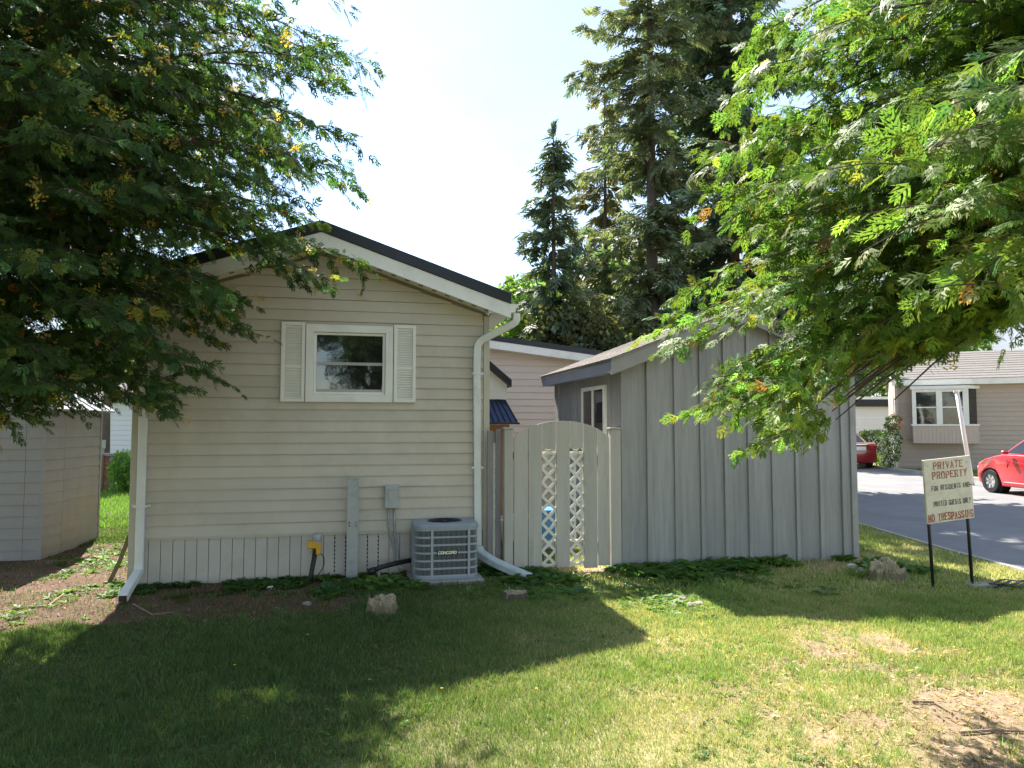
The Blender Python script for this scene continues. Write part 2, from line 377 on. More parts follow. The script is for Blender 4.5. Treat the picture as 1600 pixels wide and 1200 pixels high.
tag(kb.build('kerb', kerb_m), kind='structure')
edging = MB()
for (a, b) in zip(edge[:-1], edge[1:]):
    a = Vector((*a, 0)); b = Vector((*b, 0)); d = (b-a).normalized(); n = Vector((-d.y, d.x, 0))
    edging.hexa([a+Vector((0,0,-.05)), b+Vector((0,0,-.05)), b+n*.07+Vector((0,0,-.05)), a+n*.07+Vector((0,0,-.05)), a+Vector((0,0,.022)), b+Vector((0,0,.022)), b+n*.07+Vector((0,0,.024)), a+n*.07+Vector((0,0,.024))])
tag(edging.build('road_edging', kerb_m), kind='structure')

# ================================================================== the mobile home
W, DEPTH, SK, SLOPE, PEAK = 3.88, 12.0, .50, .340, 3.96
MID = W/2
home = thing('mobile_home', P0, ANG, 'beige vinyl sided mobile home with black metal roof and one shuttered gable window', 'house')
def roof_z(x): return PEAK - SLOPE*abs(x-MID)
WT = .32                                    # wall siding stops this far under the roof surface at the rake
core_m = M('dark_sheathing', (.30,.27,.21), .8, .1)
core = MB()
core.prism_y([(.03,.02),(W-.03,.02),(W-.03,roof_z(W)-.26),(MID,PEAK-.26),(.03,roof_z(0)-.26)], .03, DEPTH)
wall_o = core.build('wall', core_m, home)
CH = .1255
def course(x0, x1, zb, zt, cut):
    """one lapped siding board, its ends cut to the rake"""
    if cut:
        hb = (PEAK-WT-zb)/SLOPE; ht = (PEAK-WT-zt)/SLOPE
        b0, b1 = max(x0, MID-hb), min(x1, MID+hb); t0, t1 = max(x0, MID-ht), min(x1, MID+ht)
        if t1-t0 < .02: t0 = t1 = MID
    else: b0, b1, t0, t1 = x0, x1, x0, x1
    m = MB(); lip = .012; j = [random.uniform(-.0022,.0022) for _ in range(4)]
    zl = zb+lip
    m.add([(b0,-.017+j[0],zb+j[2]),(b1,-.017+j[1],zb+j[3]),(b1,.028,zb),(b0,.028,zb),(b0,-.018+j[0],zl+j[2]),(b1,-.018+j[1],zl+j[3]),(t1,-.002,zt),(t0,-.002,zt),(t1,.028,zt),(t0,.028,zt)],
          [(0,3,2,1),(0,1,5,4),(4,5,6,7),(7,6,8,9),(3,9,8,2),(1,2,8,6,5),(0,4,7,9,3)])
    m.build('siding_board', siding_m, wall_o)
z = SK; WX0, WX1, WZ0, WZ1 = 1.777, 2.744, 1.965, 2.843
while z < PEAK-WT-.02:
    zt = min(z+CH, PEAK-WT-.004)
    if z > WZ0+.005 and zt < WZ1-.005:
        course(.075, WX0+.03, z, zt-.001, True); course(WX1-.03, W-.075, z, zt-.001, True)
    elif random.random() < .45:
        xj = random.uniform(.5, W-.5); course(.075, xj, z, zt-.001, True); course(xj-.018, W-.075, z+.0012, zt-.002, True)
    else: course(.075, W-.075, z, zt-.001, True)
    z += CH
# rough opening is framed by the window trim; corner posts, starter strip
for x0 in (0, W-.072): MB().box(x0, x0+.072, -.026, .05, .0, roof_z(0)-.30).build('corner_post', trim_m, home, bevel=.004)
MB().box(.073, W-.073, -.0225, .02, SK-.022, SK-.001).build('starter_strip', trim_m, home)
# side and rear walls: lapped courses as one part each
for nm, x0, sg in (('left_side', 0, -1), ('right_side', W, 1)):
    s = MB(); z = SK
    while z < roof_z(0)-.28:
        zt = min(z+CH, roof_z(0)-.27)
        a, b = (x0+sg*.016, x0-sg*.001)
        s.prism_y([(a,z),(x0-sg*.04,z),(x0-sg*.04,zt-.001),(b,zt-.001)], .055, DEPTH); z += CH
    s.prism_y([(x0,.0),(x0-sg*.05,.0),(x0-sg*.05,SK-.002),(x0,SK-.002)], .055, DEPTH)
    tag(s.build('side_siding', siding_m, wall_o), kind='stuff')
# skirting of upright panels
sk = MB().box(.074, W-.074, .012, .029, .0, SK-.024).build('skirting', core_m, home)
n = 31; pw = (W-.15)/n
for i in range(n):
    x = .075+i*pw; m = MB()
    m.add([(x+.004,-.004,.0),(x+pw-.004,-.004,.0),(x+pw-.001,.011,.0),(x+.001,.011,.0),(x+.004,-.004,SK-.024),(x+pw-.004,-.004,SK-.024),(x+pw-.001,.011,SK-.024),(x+.001,.011,SK-.024)],
          [(0,3,2,1),(4,5,6,7),(0,1,5,4),(1,2,6,5),(2,3,7,6),(3,0,4,7)])
    m.build('skirting_panel', skirt_m, sk)
sl = MB()
for i in (17, 18, 20, 21):
    x = .075+i*pw
    for k in range(9): sl.box(x-.007, x+.007, -.0065, .002, .07+k*.045, .088+k*.045)
tag(sl.build('vent_slot', black_m, sk), kind='stuff')
# roof: two metal slopes, ribs, rake trim, fascia, soffit
OV, OE = .32, .20                            # rake overhang, eave overhang
def slope_prism(side, t0, t1, y0, y1, xin=0., xout=None):
    xo = (W/2+OE) if xout is None else xout
    f = lambda d, t: (MID+side*d, PEAK-SLOPE*d-t)
    p = [f(xin,t1), f(xo,t1), f(xo,t0), f(xin,t0)]
    return p if side > 0 else p[::-1]
for s in (-1, 1):
    rf = MB().prism_y(slope_prism(s, .0, .03, 0, 0), -OV+.02, DEPTH+.3).build('roof', roof_m, home)
    for k in range(28):
        y = -.1+k*.45; q = MB().prism_y(slope_prism(s, -.022, -.001, 0, 0, xin=.05), y, y+.03); q.build('rib', roof_m, rf)
    MB().prism_y(slope_prism(s, -.004, .122, 0, 0), -OV, -OV+.018).build('rake_trim', roof_m, rf, bevel=.003)
    MB().prism_y(slope_prism(s, .124, .285, 0, 0), -OV+.016, -OV+.034).build('rake_fascia', white_m, home, bevel=.003)
    # a lip on the lower edge of the fascia
    MB().prism_y(slope_prism(s, .272, .290, 0, 0), -OV+.008, -OV+.0158).build('fascia_lip', white_m, home)
    so_ = MB().prism_y(slope_prism(s, .262, .272, 0, 0, xout=W/2-.01), -OV+.035, .0).build('soffit', white_m, home)
    for k in range(12):
        d = .15+k*.155; MB().prism_y(slope_prism(s, .271, .2745, 0, 0, xin=d, xout=d+.05), -OV+.12, -OV+.2).build('soffit_vent', core_m, so_)
    # boxed eave end and long eave fascia
    xa, xb = MID+s*(W/2-.06), MID+s*(W/2+OE-.004); zb = roof_z(0)-.30
    zt_ = lambda x: PEAK-SLOPE*abs(x-MID)-.137
    p = [(xa,zb),(xb,zb),(xb,zt_(xb)),(xa,zt_(xa))]
    MB().prism_y(p if s > 0 else p[::-1], -OV+.036, -OV+.07).build('eave_end', white_m, home)
    MB().box(min(xb,xb-s*.02), max(xb,xb-s*.02), -OV+.071, DEPTH+.25, zb+.03, zt_(xb)).build('eave_fascia', white_m, home)
    MB().box(min(MID+s*W/2, xb), max(MID+s*W/2, xb-s*.021), -OV+.071, DEPTH, zb+.005, zb+.028).build('eave_soffit', white_m, home)
    # K-shaped gutter
    g0 = MID+s*(W/2+OE-.002); zt2 = zt_(xb)+.02
    prof = [(0,-.10),(.055,-.10),(.075,-.045),(.095,-.035),(.095,.0),(.088,.0),(.088,-.03),(.068,-.04),(.050,-.093),(.004,-.093),(.004,.0),(0,.0)]
    pl = [(g0+s*a, zt2+b) for a, b in prof]
    gt = MB().prism_y(pl if s > 0 else pl[::-1], -OV+.05, DEPTH+.25).build('gutter', white_m, home)
    endp = [(0,-.10),(.055,-.10),(.075,-.045),(.095,-.035),(.095,0),(0,0)]; pl = [(g0+s*a, zt2+b) for a, b in endp]
    MB().prism_y(pl if s > 0 else pl[::-1], -OV+.044, -OV+.0495).build('end_cap', white_m, gt)
GZ = PEAK-SLOPE*(W/2+OE)-.137-.08
# downspouts
def spout(pts, mat, nm, parent): return MB().tube(pts, 0, rect=(.042,.030)).build(nm, mat, parent, bevel=.007)
def arc(pts, k=4):
    """round the corners of a polyline a little"""
    pts = [Vector(p) for p in pts]; out = [pts[0]]
    for a, b, c in zip(pts[:-2], pts[1:-1], pts[2:]):
        r = min(.09, (b-a).length*.45, (c-b).length*.45); p = b+(a-b).normalized()*r; q = b+(c-b).normalized()*r
        for i in range(k+1):
            t = i/k; out.append(p*(1-t)**2 + b*2*t*(1-t) + q*t*t)
    return out+[pts[-1]]
ds = spout(arc([(4.165,-OV+.12,GZ),(4.165,-OV+.12,GZ-.10),(3.725,-.055,GZ-.33),(3.72,-.052,GZ-.62),(3.74,-.052,.22)]), spout_m, 'downspout', home)
dsl = spout(arc([(-.22,-OV+.12,GZ),(-.22,-OV+.12,GZ-.10),(.118,-.055,GZ-.30),(.121,-.055,GZ-.6),(.122,-.055,.20)]), spout_m, 'downspout', home)
spout(arc([(.122,-.055,.24),(.122,-.058,.17),(.165,-.60,.085),(.19,-.82,.055)]), spout_m, 'elbow', dsl)
MB().box(.155,.225,-.83,-.815,.03,.085).build('outlet', black_m, dsl)
st = MB().box(.055,.19,-.092,-.086,.835,.862).box(.03,.062,-.03,-.024,.835,.862).box(.183,.215,-.03,-.024,.835,.862).box(.058,.064,-.09,-.026,.835,.862).box(.181,.187,-.09,-.026,.835,.862)
st.build('strap', spout_m, dsl)
MB().box(3.66,3.80,-.088,-.083,2.30,2.322).build('strap', spout_m, ds)
MB().box(3.66,3.80,-.088,-.083,1.2,1.222).build('strap', spout_m, ds)
# gable window
win = MB()
def mitre(m, x0, x1, z0, z1, w, y0, y1):
    o = [(x0,z0),(x1,z0),(x1,z1),(x0,z1)]; i = [(x0+w,z0+w),(x1-w,z0+w),(x1-w,z1-w),(x0+w,z1-w)]
    res = []
    for k in range(4):
        a, b, c, d = o[k], o[(k+1)%4], i[(k+1)%4], i[k]; e = .0012
        q = MB(); q.add([(a[0],y0,a[1]),(b[0],y0,b[1]),(c[0],y0,c[1]),(d[0],y0,d[1]),(a[0],y1,a[1]),(b[0],y1,b[1]),(c[0],y1,c[1]),(d[0],y1,d[1])],
              [(0,1,2,3),(7,6,5,4),(0,4,5,1),(1,5,6,2),(2,6,7,3),(3,7,4,0)]); res.append(q)
    return res
gw = link('window', MB().box(WX0+.06, WX1-.06, .010, .0295, WZ0+.06, WZ1-.06).mesh('window', grey_m), home)
for q in mitre(None, WX0, WX1, WZ0, WZ1, .086, -.052, .006): q.build('casing', white_m, gw, bevel=.003)
for q in mitre(None, WX0+.088, WX1-.088, WZ0+.088, WZ1-.088, .028, -.030, .004): q.build('frame', white_m, gw, bevel=.002)
ix0, ix1, iz0, iz1 = WX0+.117, WX1-.117, WZ0+.117, WZ1-.117
zm = iz0+(iz1-iz0)*.50
MB().box(ix0, ix1, -.016, .003, zm-.018, zm+.016).build('meeting_rail', grey_m, gw, bevel=.002)
MB().box(ix0, ix1, -.012, .003, iz0, iz0+.03).build('bottom_rail', grey_m, gw, bevel=.002)
MB().box(ix0+.001, ix1-.001, .0, .006, zm+.017, iz1-.001).build('pane', glass_m, gw)
MB().box(ix0+.001, ix1-.001, .002, .008, iz0+.031, zm-.019).build('pane', glass_m, gw)
MB().box(WX0-.004, WX1+.004, -.028, -.005, WZ1+.001, WZ1+.012).build('drip_cap', trim_m, gw)
# louvred shutters
for x0, x1 in ((1.510, 1.768), (2.754, 3.006)):
    sh = link('shutter', MB().box(x0+.02, x1-.02, -.024, -.019, 1.985, 2.84).mesh('shutter', shutter_m), home)
    for q in mitre(None, x0, x1, 1.966, 2.862, .038, -.05, -.018): q.build('stile', shutter_m, sh, bevel=.003)
    MB().box(x0+.0385, x1-.0385, -.046, -.0245, 2.345, 2.378).build('mid_rail', shutter_m, sh, bevel=.002)
    lv = MB()
    for za, zb_ in ((2.006, 2.343), (2.38, 2.822)):
        k = int((zb_-za)/.0265)
        for i in range(k):
            zz = za+(zb_-za)*i/k; hh = (zb_-za)/k
            lv.prism_x([(-.044,zz+.002),(-.026,zz+hh*.55),(-.0245,zz+hh*.98),(-.041,zz+hh*.42)], x0+.0385, x1-.0385)
    tag(lv.build('louvres', shutter_m, sh), kind='stuff')
# ================================================================== lettering
GL = {'A':[[(0,0),(.5,1),(1,0)],[(.22,.38),(.78,.38)]], 'C':[[(1,.8),(.8,1),(.2,1),(0,.8),(0,.2),(.2,0),(.8,0),(1,.2)]], 'D':[[(0,0),(0,1),(.65,1),(1,.75),(1,.25),(.65,0),(0,0)]],
 'E':[[(1,0),(0,0),(0,1),(1,1)],[(0,.52),(.75,.52)]], 'F':[[(0,0),(0,1),(1,1)],[(0,.52),(.75,.52)]], 'G':[[(1,.82),(.8,1),(.2,1),(0,.8),(0,.2),(.2,0),(.8,0),(1,.2),(1,.45),(.6,.45)]],
 'I':[[(.5,0),(.5,1)],[(.2,0),(.8,0)],[(.2,1),(.8,1)]], 'L':[[(0,1),(0,0),(1,0)]], 'N':[[(0,0),(0,1),(1,0),(1,1)]], 'O':[[(.2,0),(0,.2),(0,.8),(.2,1),(.8,1),(1,.8),(1,.2),(.8,0),(.2,0)]],
 'P':[[(0,0),(0,1),(.75,1),(1,.85),(1,.62),(.75,.47),(0,.47)]], 'R':[[(0,0),(0,1),(.75,1),(1,.85),(1,.62),(.75,.47),(0,.47)],[(.55,.47),(1,0)]],
 'S':[[(1,.82),(.8,1),(.2,1),(0,.82),(0,.65),(.2,.53),(.8,.47),(1,.35),(1,.18),(.8,0),(.2,0),(0,.18)]], 'T':[[(.5,0),(.5,1)],[(0,1),(1,1)]], 'U':[[(0,1),(0,.2),(.2,0),(.8,0),(1,.2),(1,1)]],
 'V':[[(0,1),(.5,0),(1,1)]], 'Y':[[(0,1),(.5,.5),(1,1)],[(.5,.5),(.5,0)]]}
def letter(ch, x, z, w, h, th, y, mat, parent, serif=False, slant=0., gaps=False):
    m = MB(); k = 0
    def seg(a, b, t, dy):
        a = Vector((x+a[0]*w+slant*a[1]*h, z+a[1]*h)); b = Vector((x+b[0]*w+slant*b[1]*h, z+b[1]*h)); d = b-a; l = d.length
        if l < 1e-6: return
        d /= l; n = Vector((-d.y, d.x))*t/2; a2 = a-d*t*.4; b2 = b+d*t*.4; yy = y-dy
        m.hexa([(a2.x-n.x,yy,a2.y-n.y),(b2.x-n.x,yy,b2.y-n.y),(b2.x-n.x,y+.002,b2.y-n.y),(a2.x-n.x,y+.002,a2.y-n.y),(a2.x+n.x,yy,a2.y+n.y),(b2.x+n.x,yy,b2.y+n.y),(b2.x+n.x,y+.002,b2.y+n.y),(a2.x+n.x,y+.002,a2.y+n.y)])
    for pl in GL[ch]:
        for a, b in zip(pl[:-1], pl[1:]):
            k += 1; seg(a, b, th*(1.0 if abs(a[0]-b[0]) < .3 or not serif else .75), .0012+.00012*k)
        if serif and ch not in 'OGSCDI':
            for p in (pl[0], pl[-1]):
                if p[1] in (0, 1): k += 1; seg((p[0]-.2*h/max(w,1e-3)*.5, p[1]), (p[0]+.2*h/max(w,1e-3)*.5, p[1]), th*.6, .0012+.00012*k)
    m.build('letter', mat, parent)
# ================================================================== air conditioner
AU, AV, AW, AD = 3.315, -.325, .70, .52
pad = MB().box(-.40,.40,-.33,.30,-.05,.045).build('concrete_pad', conc_m, None, bevel=.01, loc=to_world(AU, AV, 0), rot=(0,0,ANG))
tag(pad, 'thin concrete slab beneath the grey air conditioner', 'concrete slab')
ac = thing('air_conditioner', to_world(AU, AV, .045), ANG, 'grey outdoor air conditioner with wire grille and cream maker name beside the downspout', 'air conditioner')
def rrect(w, d, r, k=5):
    pts = []
    for cx, cy, a0 in ((w/2-r,-d/2+r,-90),(w/2-r,d/2-r,0),(-w/2+r,d/2-r,90),(-w/2+r,-d/2+r,180)):
        for i in range(k+1):
            a = math.radians(a0+90*i/k); pts.append((cx+r*math.cos(a), cy+r*math.sin(a)))
    return pts
AH = .59
MB().prism_z(rrect(AW-.05, AD-.05, .10), .03, AH-.03).build('coil', coil_m, ac)
MB().prism_z(rrect(AW, AD, .12, 8), 0, .035).build('base_pan', ac_m, ac, bevel=.004)
top = MB(); o = rrect(AW+.012, AD+.012, .125, 8); n = len(o); a = np.array(o)
ring_r = .205
inner = []
for x, y in o:
    l = math.hypot(x, y); inner.append((x/l*ring_r, y/l*ring_r))
vs_ = [(x,y,AH-.055) for x,y in o]+[(x,y,AH-.012) for x,y in o]+[(x*.975,y*.975,AH) for x,y in o]+[(x,y,AH+.012) for x,y in inner]+[(x*.96,y*.96,AH-.01) for x,y in inner]
fs = []
for lv_ in range(4):
    for i in range(n): fs.append((lv_*n+i, lv_*n+(i+1)%n, (lv_+1)*n+(i+1)%n, (lv_+1)*n+i))
top.add(vs_, fs); tc_ = top.build('top_cover', ac_m, ac)
gd = MB()
for r in (.04,.075,.11,.145,.18): gd.tube([(r*math.cos(t),r*math.sin(t),AH+.012) for t in np.linspace(0,2*math.pi,25)], .0028, 5, cap=False)
for k in range(12): gd.tube([(.03*math.cos(k*math.pi/6),.03*math.sin(k*math.pi/6),AH+.014),(.21*math.cos(k*math.pi/6),.21*math.sin(k*math.pi/6),AH+.010)], .0028, 5)
tag(gd.build('fan_guard', black_m, tc_), kind='stuff')
MB().lathe([(.0,AH-.06),(.035,AH-.06),(.035,AH-.02),(.0,AH-.02)], 12).build('fan_hub', black_m, tc_)
for k in range(3):
    t = k*2*math.pi/3; c, s = math.cos(t), math.sin(t); R = lambda x, y: (x*c-y*s, x*s+y*c)
    MB().add([(*R(.03,-.02),AH-.05),(*R(.19,-.06),AH-.06),(*R(.19,.07),AH-.03),(*R(.03,.02),AH-.035)], [(0,1,2,3)]).build('fan_blade', galv_m, tc_)
# horizontal bars ringing the cabinet, each one its own part
ro = rrect(AW-.004, AD-.004, .12, 8); ri = rrect(AW-.03, AD-.03, .11, 8)
for k in range(7):
    zc = .035+.5*(k/6); h = .009 if 0 < k < 6 else .014; m = MB()
    m.add([(x,y,zc-h) for x,y in ro]+[(x,y,zc+h) for x,y in ro]+[(x,y,zc+h) for x,y in ri]+[(x,y,zc-h) for x,y in ri],
          sum([[(i,(i+1)%n,(i+1)%n+n,i+n),(i+n,(i+1)%n+n,(i+1)%n+2*n,i+2*n),(i+3*n,(i+1)%n+3*n,(i+1)%n,i)] for i in range(n)], []))
    m.build('grille_bar', acbar_m, ac)
wr = MB(); P = rrect(AW-.014, AD-.014, .115, 10); P.append(P[0]); acc = 0; last = None
seglen = [math.dist(a, b) for a, b in zip(P[:-1], P[1:])]; tot = sum(seglen); pos = 0
for k in range(int(tot/.0135)):
    s = k*.0135; i = 0
    while s > seglen[i]: s -= seglen[i]; i += 1
    t = s/seglen[i]; x = P[i][0]*(1-t)+P[i+1][0]*t; y = P[i][1]*(1-t)+P[i+1][1]*t
    wr.box(x-.0015, x+.0015, y-.0022, y+.0022, .03, AH-.05)
tag(wr.build('grille_wires', acbar_m, ac), kind='stuff')
for x in (-.165, .235): MB().box(x-.013, x+.013, -AD/2-.006, -AD/2+.012, .02, AH-.03).build('post', acbar_m, ac, bevel=.003)
MB().prism_z([(-AW/2-.005,-.10),(-AW/2+.01,-.10),(-AW/2+.01,.20),(-AW/2-.005,.20)], .02, AH-.04).build('service_panel', ac_m, ac, bevel=.003)
lp = MB().box(-.11,.115,-AD/2-.0085,-AD/2-.001,.268,.312).build('name_plate', coil_m, ac)
for i, ch in enumerate('CONCORD'): letter(ch, -.098+i*.029, .276, .0205, .027, .0075, -AD/2-.0087, logo_m, ac, slant=.2)

# ================================================================== things along the home's front wall
dx = thing('disconnect_box', to_world(2.744, -.012, .77), ANG, 'small grey electrical box with two conduits on the beige siding', 'electrical box')
b_ = MB().box(-.075,.075,-.085,.0,.0,.255).build('box', galv_m, dx, bevel=.006)
MB().box(-.079,.079,-.098,-.0855,-.004,.262).build('cover', galv_m, dx, bevel=.006)
MB().box(-.04,.045,-.104,-.0985,.07,.19).build('label_plate', grey_m, dx, bevel=.003)
MB().tube(arc([(-.035,-.045,.01),(-.03,-.045,-.25),(.04,-.05,-.48),(.05,-.045,-.58),(.15,-.08,-.62)]), .011, 8).build('conduit', galv_m, dx, smooth=True)
MB().tube(arc([(.03,-.045,.01),(.035,-.045,-.28),(.075,-.045,-.50),(.07,-.05,-.66),(.16,-.10,-.68)]), .014, 8).build('conduit', galv_m, dx, smooth=True)
po = thing('steel_post', to_world(2.315, -.19, 0), ANG, 'upright galvanised steel channel post in front of the skirting', 'post')
ch_ = MB().prism_z([(-.062,-.03),(.062,-.03),(.062,.03),(.050,.03),(.050,-.018),(-.050,-.018),(-.050,.03),(-.062,.03)], -.2, 1.10).build('channel', galv_m, po, bevel=.003)
MB().box(-.064,.064,-.032,.034,1.10,1.116).build('cap', galv_m, po, bevel=.003)
for x in (-.035,.035):
    for zz in (.60,.635): MB().lathe([(.0,-.0385),(.009,-.0385),(.009,-.029),(.0,-.029)], 8, (x,0,zz), axis='y').build('bolt', M('rust',(.20,.09,.05),.8) if x < 0 and zz < .61 else bpy.data.materials['rust'], po)
yl = thing('outlet_pedestal', to_world(1.905, -.22, 0), ANG, 'leaning black pipe carrying a yellow plug box and grey round cap', 'outlet post')
MB().tube([(-.045,0,-.12),(-.03,0,.05),(.03,.01,.40)], .026, 10).build('pipe', black_m, yl, smooth=True)
MB().box(-.07,.075,-.045,.04,.37,.45).box(.025,.075,-.05,.03,.30,.38).build('plug_box', yellow_m, yl, bevel=.012)
MB().lathe([(.0,.44),(.048,.44),(.052,.46),(.052,.50),(.040,.525),(.0,.53)], 12, (.035,.0,0)).build('round_cap', galv_m, yl, smooth=False)
MB().tube(arc([(.06,-.02,.33),(.11,-.03,.28),(.115,-.03,.18),(.04,-.03,.07),(-.02,-.03,-.02)]), .0055, 6).build('cord', black_m, yl, smooth=True)
dp = thing('drain_pipe', to_world(2.72, -.30, .165), ANG, 'short black drain pipe lying level behind the air conditioner', 'pipe')
MB().tube([(-.19,-.10,-.03),(-.10,-.06,.0),(.05,.0,.02),(.30,.16,.03)], [.027,.027,.027,.027], 10).build('pipe', black_m, dp, smooth=True)
MB().tube([(-.225,-.115,-.04),(-.165,-.088,-.022)], .038, 10).build('coupling', black_m, dp, smooth=True)
MB().tube([(-.12,-.07,-.03),(-.12,-.07,-.19)], .014, 6).build('stake', galv_m, dp)
ex = thing('downspout_extension', to_world(3.76, -.07, 0), ANG, 'pale blue downspout extension running from the air conditioner towards the gate', 'downspout extension')
MB().tube(arc([(-.03,-.03,.30),(-.01,-.06,.235),(.10,-.20,.165),(.30,-.48,.095),(.42,-.70,.065)]), 0, rect=(.056,.042)).build('pipe', spout2_m, ex, bevel=.012)
MB().box(.375,.475,-.722,-.704,.028,.104).build('outlet', black_m, ex)
sk_ = thing('wooden_stake', to_world(-.16, .25, 0), ANG, 'mossy wooden stake leaning on the left side of the home', 'stake')
MB().tube([(-.10,-.02,-.03),(.0,.02,.22),(.125,.05,.62)], 0, rect=(.020,.016)).build('shaft', M('mossy_wood', (.17,.16,.08), .9, .3, 9, .4, 30), sk_)
MB().prism_z([(-.135,-.045),(-.07,-.05),(-.075,.012),(-.13,.015)], -.06, .02).build('foot', bpy.data.materials['mossy_wood'], sk_)

# ================================================================== garden gate
GV = -.27
def gu(x, y=800): return on_v(x, y, GV)[0]
def gzp(x, y): return on_v(x, y, GV)[2]
G0 = gu(802)
gate = thing('garden_gate', to_world(G0, GV, 0), ANG, 'arched beige plank gate with two white lattice strips', 'gate')
gx_ = [gu(p)-G0 for p in (802.5, 825, 847, 869, 890.5, 912, 933.5, 953)]
def arch(u):                                # top of the arched boards
    c, hw = (gx_[0]+gx_[-1])/2, (gx_[-1]-gx_[0])/2; t = (u-c)/hw
    return 1.44+.325*math.sqrt(max(0, 1-(t*.93)**2))*1.0 - .01
for i in range(7):
    a, b = gx_[i]+.0045, gx_[i+1]-.0045
    z0 = 1.43 if i in (2, 4) else .05+.012*math.sin(i*2.3)
    pl = [(a,z0),(b,z0)]+[(b+(a-b)*k/5, arch(b+(a-b)*k/5)) for k in range(6)]
    o_ = MB().prism_y(pl, -.010, .012).build('board', gate_m, gate, bevel=.002)
for i in (2, 4):
    a, b = gx_[i]-.012, gx_[i+1]+.012; zl, zh = .06, 1.47
    lat = MB().box(a-.01, a+.012, .030, .036, zl, zh).box(b-.012, b+.01, .030, .036, zl, zh).build('lattice', lattice_m, gate)
    pit, wd = .158, .034
    for s in (1, -1):
        k0 = -2; y0, y1 = ((.0135,.0200) if s > 0 else (.0205,.027))
        for k in range(-2, 15):
            # a strip along x = a + t, z = zc + s*t, clipped to the panel
            zc = zl + (k+.1)*pit + (0 if s > 0 else (b-a)); h = wd*.7071
            lo_x, hi_x = a, b; zA, zB = zc, zc+s*(b-a)
            if max(zA, zB)+h < zl or min(zA, zB)-h > zh: continue
            cl = lambda zz: min(max(zz, zl), zh)
            p = [(a,cl(zA-h)),(b,cl(zB-h)),(b,cl(zB+h)),(a,cl(zA+h))]
            if abs(p[0][1]-p[3][1])+abs(p[1][1]-p[2][1]) < .01: continue
            MB().prism_y(p, y0, y1).build('slat', lattice_m, lat)
for zz in (.28, 1.31): MB().box(gx_[0]+.006, gx_[-1]-.006, .037, .072, zz, zz+.085).build('rail', gate_m, gate, bevel=.003)
for zz in (.32, 1.35): MB().box(gx_[0]-.045, gx_[0]+.10, .0745, .078, zz-.02, zz+.02).build('hinge', galv_m, gate)
for i in range(7):
    if i in (2,4): continue
    for zz in (.32, 1.36): MB().lathe([(0,-.0118),(.005,-.0115),(.005,-.0101),(0,-.0101)], 6, ((gx_[i]+gx_[i+1])/2,0,zz), axis='y').build('nail', galv_m, gate)
for x0, x1, zt, lab in ((787.5, 801, 1.66, 'square beige gate post beside the pale downspout extension'), (954.5, 970, 1.655, 'square beige gate post against the grey shed corner')):
    a, b = gu(x0), gu(x1); w = b-a
    p_ = thing('gate_post', to_world((a+b)/2, GV+.03, 0), ANG, lab, 'post')
    MB().box(-w/2, w/2, -.05, .05, -.2, zt).build('shaft', gate_m, p_, bevel=.004)
    MB().box(-w/2-.012, w/2+.012, -.062, .062, zt, zt+.022).build('cap', gate_m, p_, bevel=.004)
a = gu(765.5); b = gu(787)-.004
fp = thing('fence_panel', to_world(a, GV+.16, 0), ANG, 'narrow dark weathered fence strip between the home and the gate', 'fence')
MB().box(.0, (b-a)*.42, -.01, .012, .0, 1.64).build('board', oldwood_m, fp, bevel=.002)
MB().box((b-a)*.62, b-a, -.012, .012, .0, 1.66).build('board', oldwood_m, fp, bevel=.002)
MB().box(.005, b-a-.002, .0185, .034, .0, 1.62).build('backing_board', oldwood_m, fp)
lt = MB().box((b-a)*.40, (b-a)*.64, .014, .018, .05, 1.5).build('lattice_edge', lattice_m, fp)
for k in range(12): MB().hexa([((b-a)*.43,-.004,.12+k*.115),((b-a)*.61,-.004,.17+k*.115),((b-a)*.61,.0138,.17+k*.115),((b-a)*.43,.0138,.12+k*.115),((b-a)*.43,-.004,.15+k*.115),((b-a)*.61,-.004,.20+k*.115),((b-a)*.61,.0138,.20+k*.115),((b-a)*.43,.0138,.15+k*.115)]).build('slat', lattice_m, lt)

# ================================================================== wooden shed
SW, SD, SE, SS = 3.20, 2.95, 2.50, .385        # width, depth, eave height at the wall, roof slope
SM = SW/2; SR = SE+.055+SS*SM                    # ridge of the roof surface
shed = thing('wooden_shed', SP, ANG, 'grey board and batten shed with low pitched shingle roof', 'shed')
def s_roof(u): return SR - SS*abs(u-SM)
MB().prism_y([(.03,.02),(SW-.03,.02),(SW-.03,s_roof(SW)-.09),(SM,SR-.09),(.03,s_roof(0)-.09)], .03, SD-.03).build('core', core_m, shed)
bx = [0]+[on_v(p, 800, 0, SP)[0] for p in (1014, 1057, 1097.5, 1135, 1172, 1209, 1246, 1283, 1318)]+[SW]
for i in range(len(bx)-1):
    a, b = bx[i]+.0015, bx[i+1]-.0015; dz = .012*math.sin(i*5.1)
    MB().prism_y([(a,-.03+dz),(b,-.03+dz),(b,s_roof(b)-.03)]+([(SM,SR-.03)] if a < SM < b else [])+[(a,s_roof(a)-.03)], .004, .029).build('board', shedw_m, shed)
for i, u in enumerate(bx[1:-1]):
    MB().prism_y([(u-.024,-.02),(u+.024,-.02),(u+.024,s_roof(u+.024)-.04),(u-.024,s_roof(u-.024)-.04)], -.024, .0035).build('batten', shedw_m, shed, bevel=.003)
for x0 in (-.004, SW-.082): MB().box(x0, x0+.086, -.021, .0035, -.02, SE-.03).build('corner_board', shedd_m, shed, bevel=.003)
MB().box(.084, .95, -.0185, .0032, 2.53, 2.575).build('cross_batten', shedd_m, shed, bevel=.003)
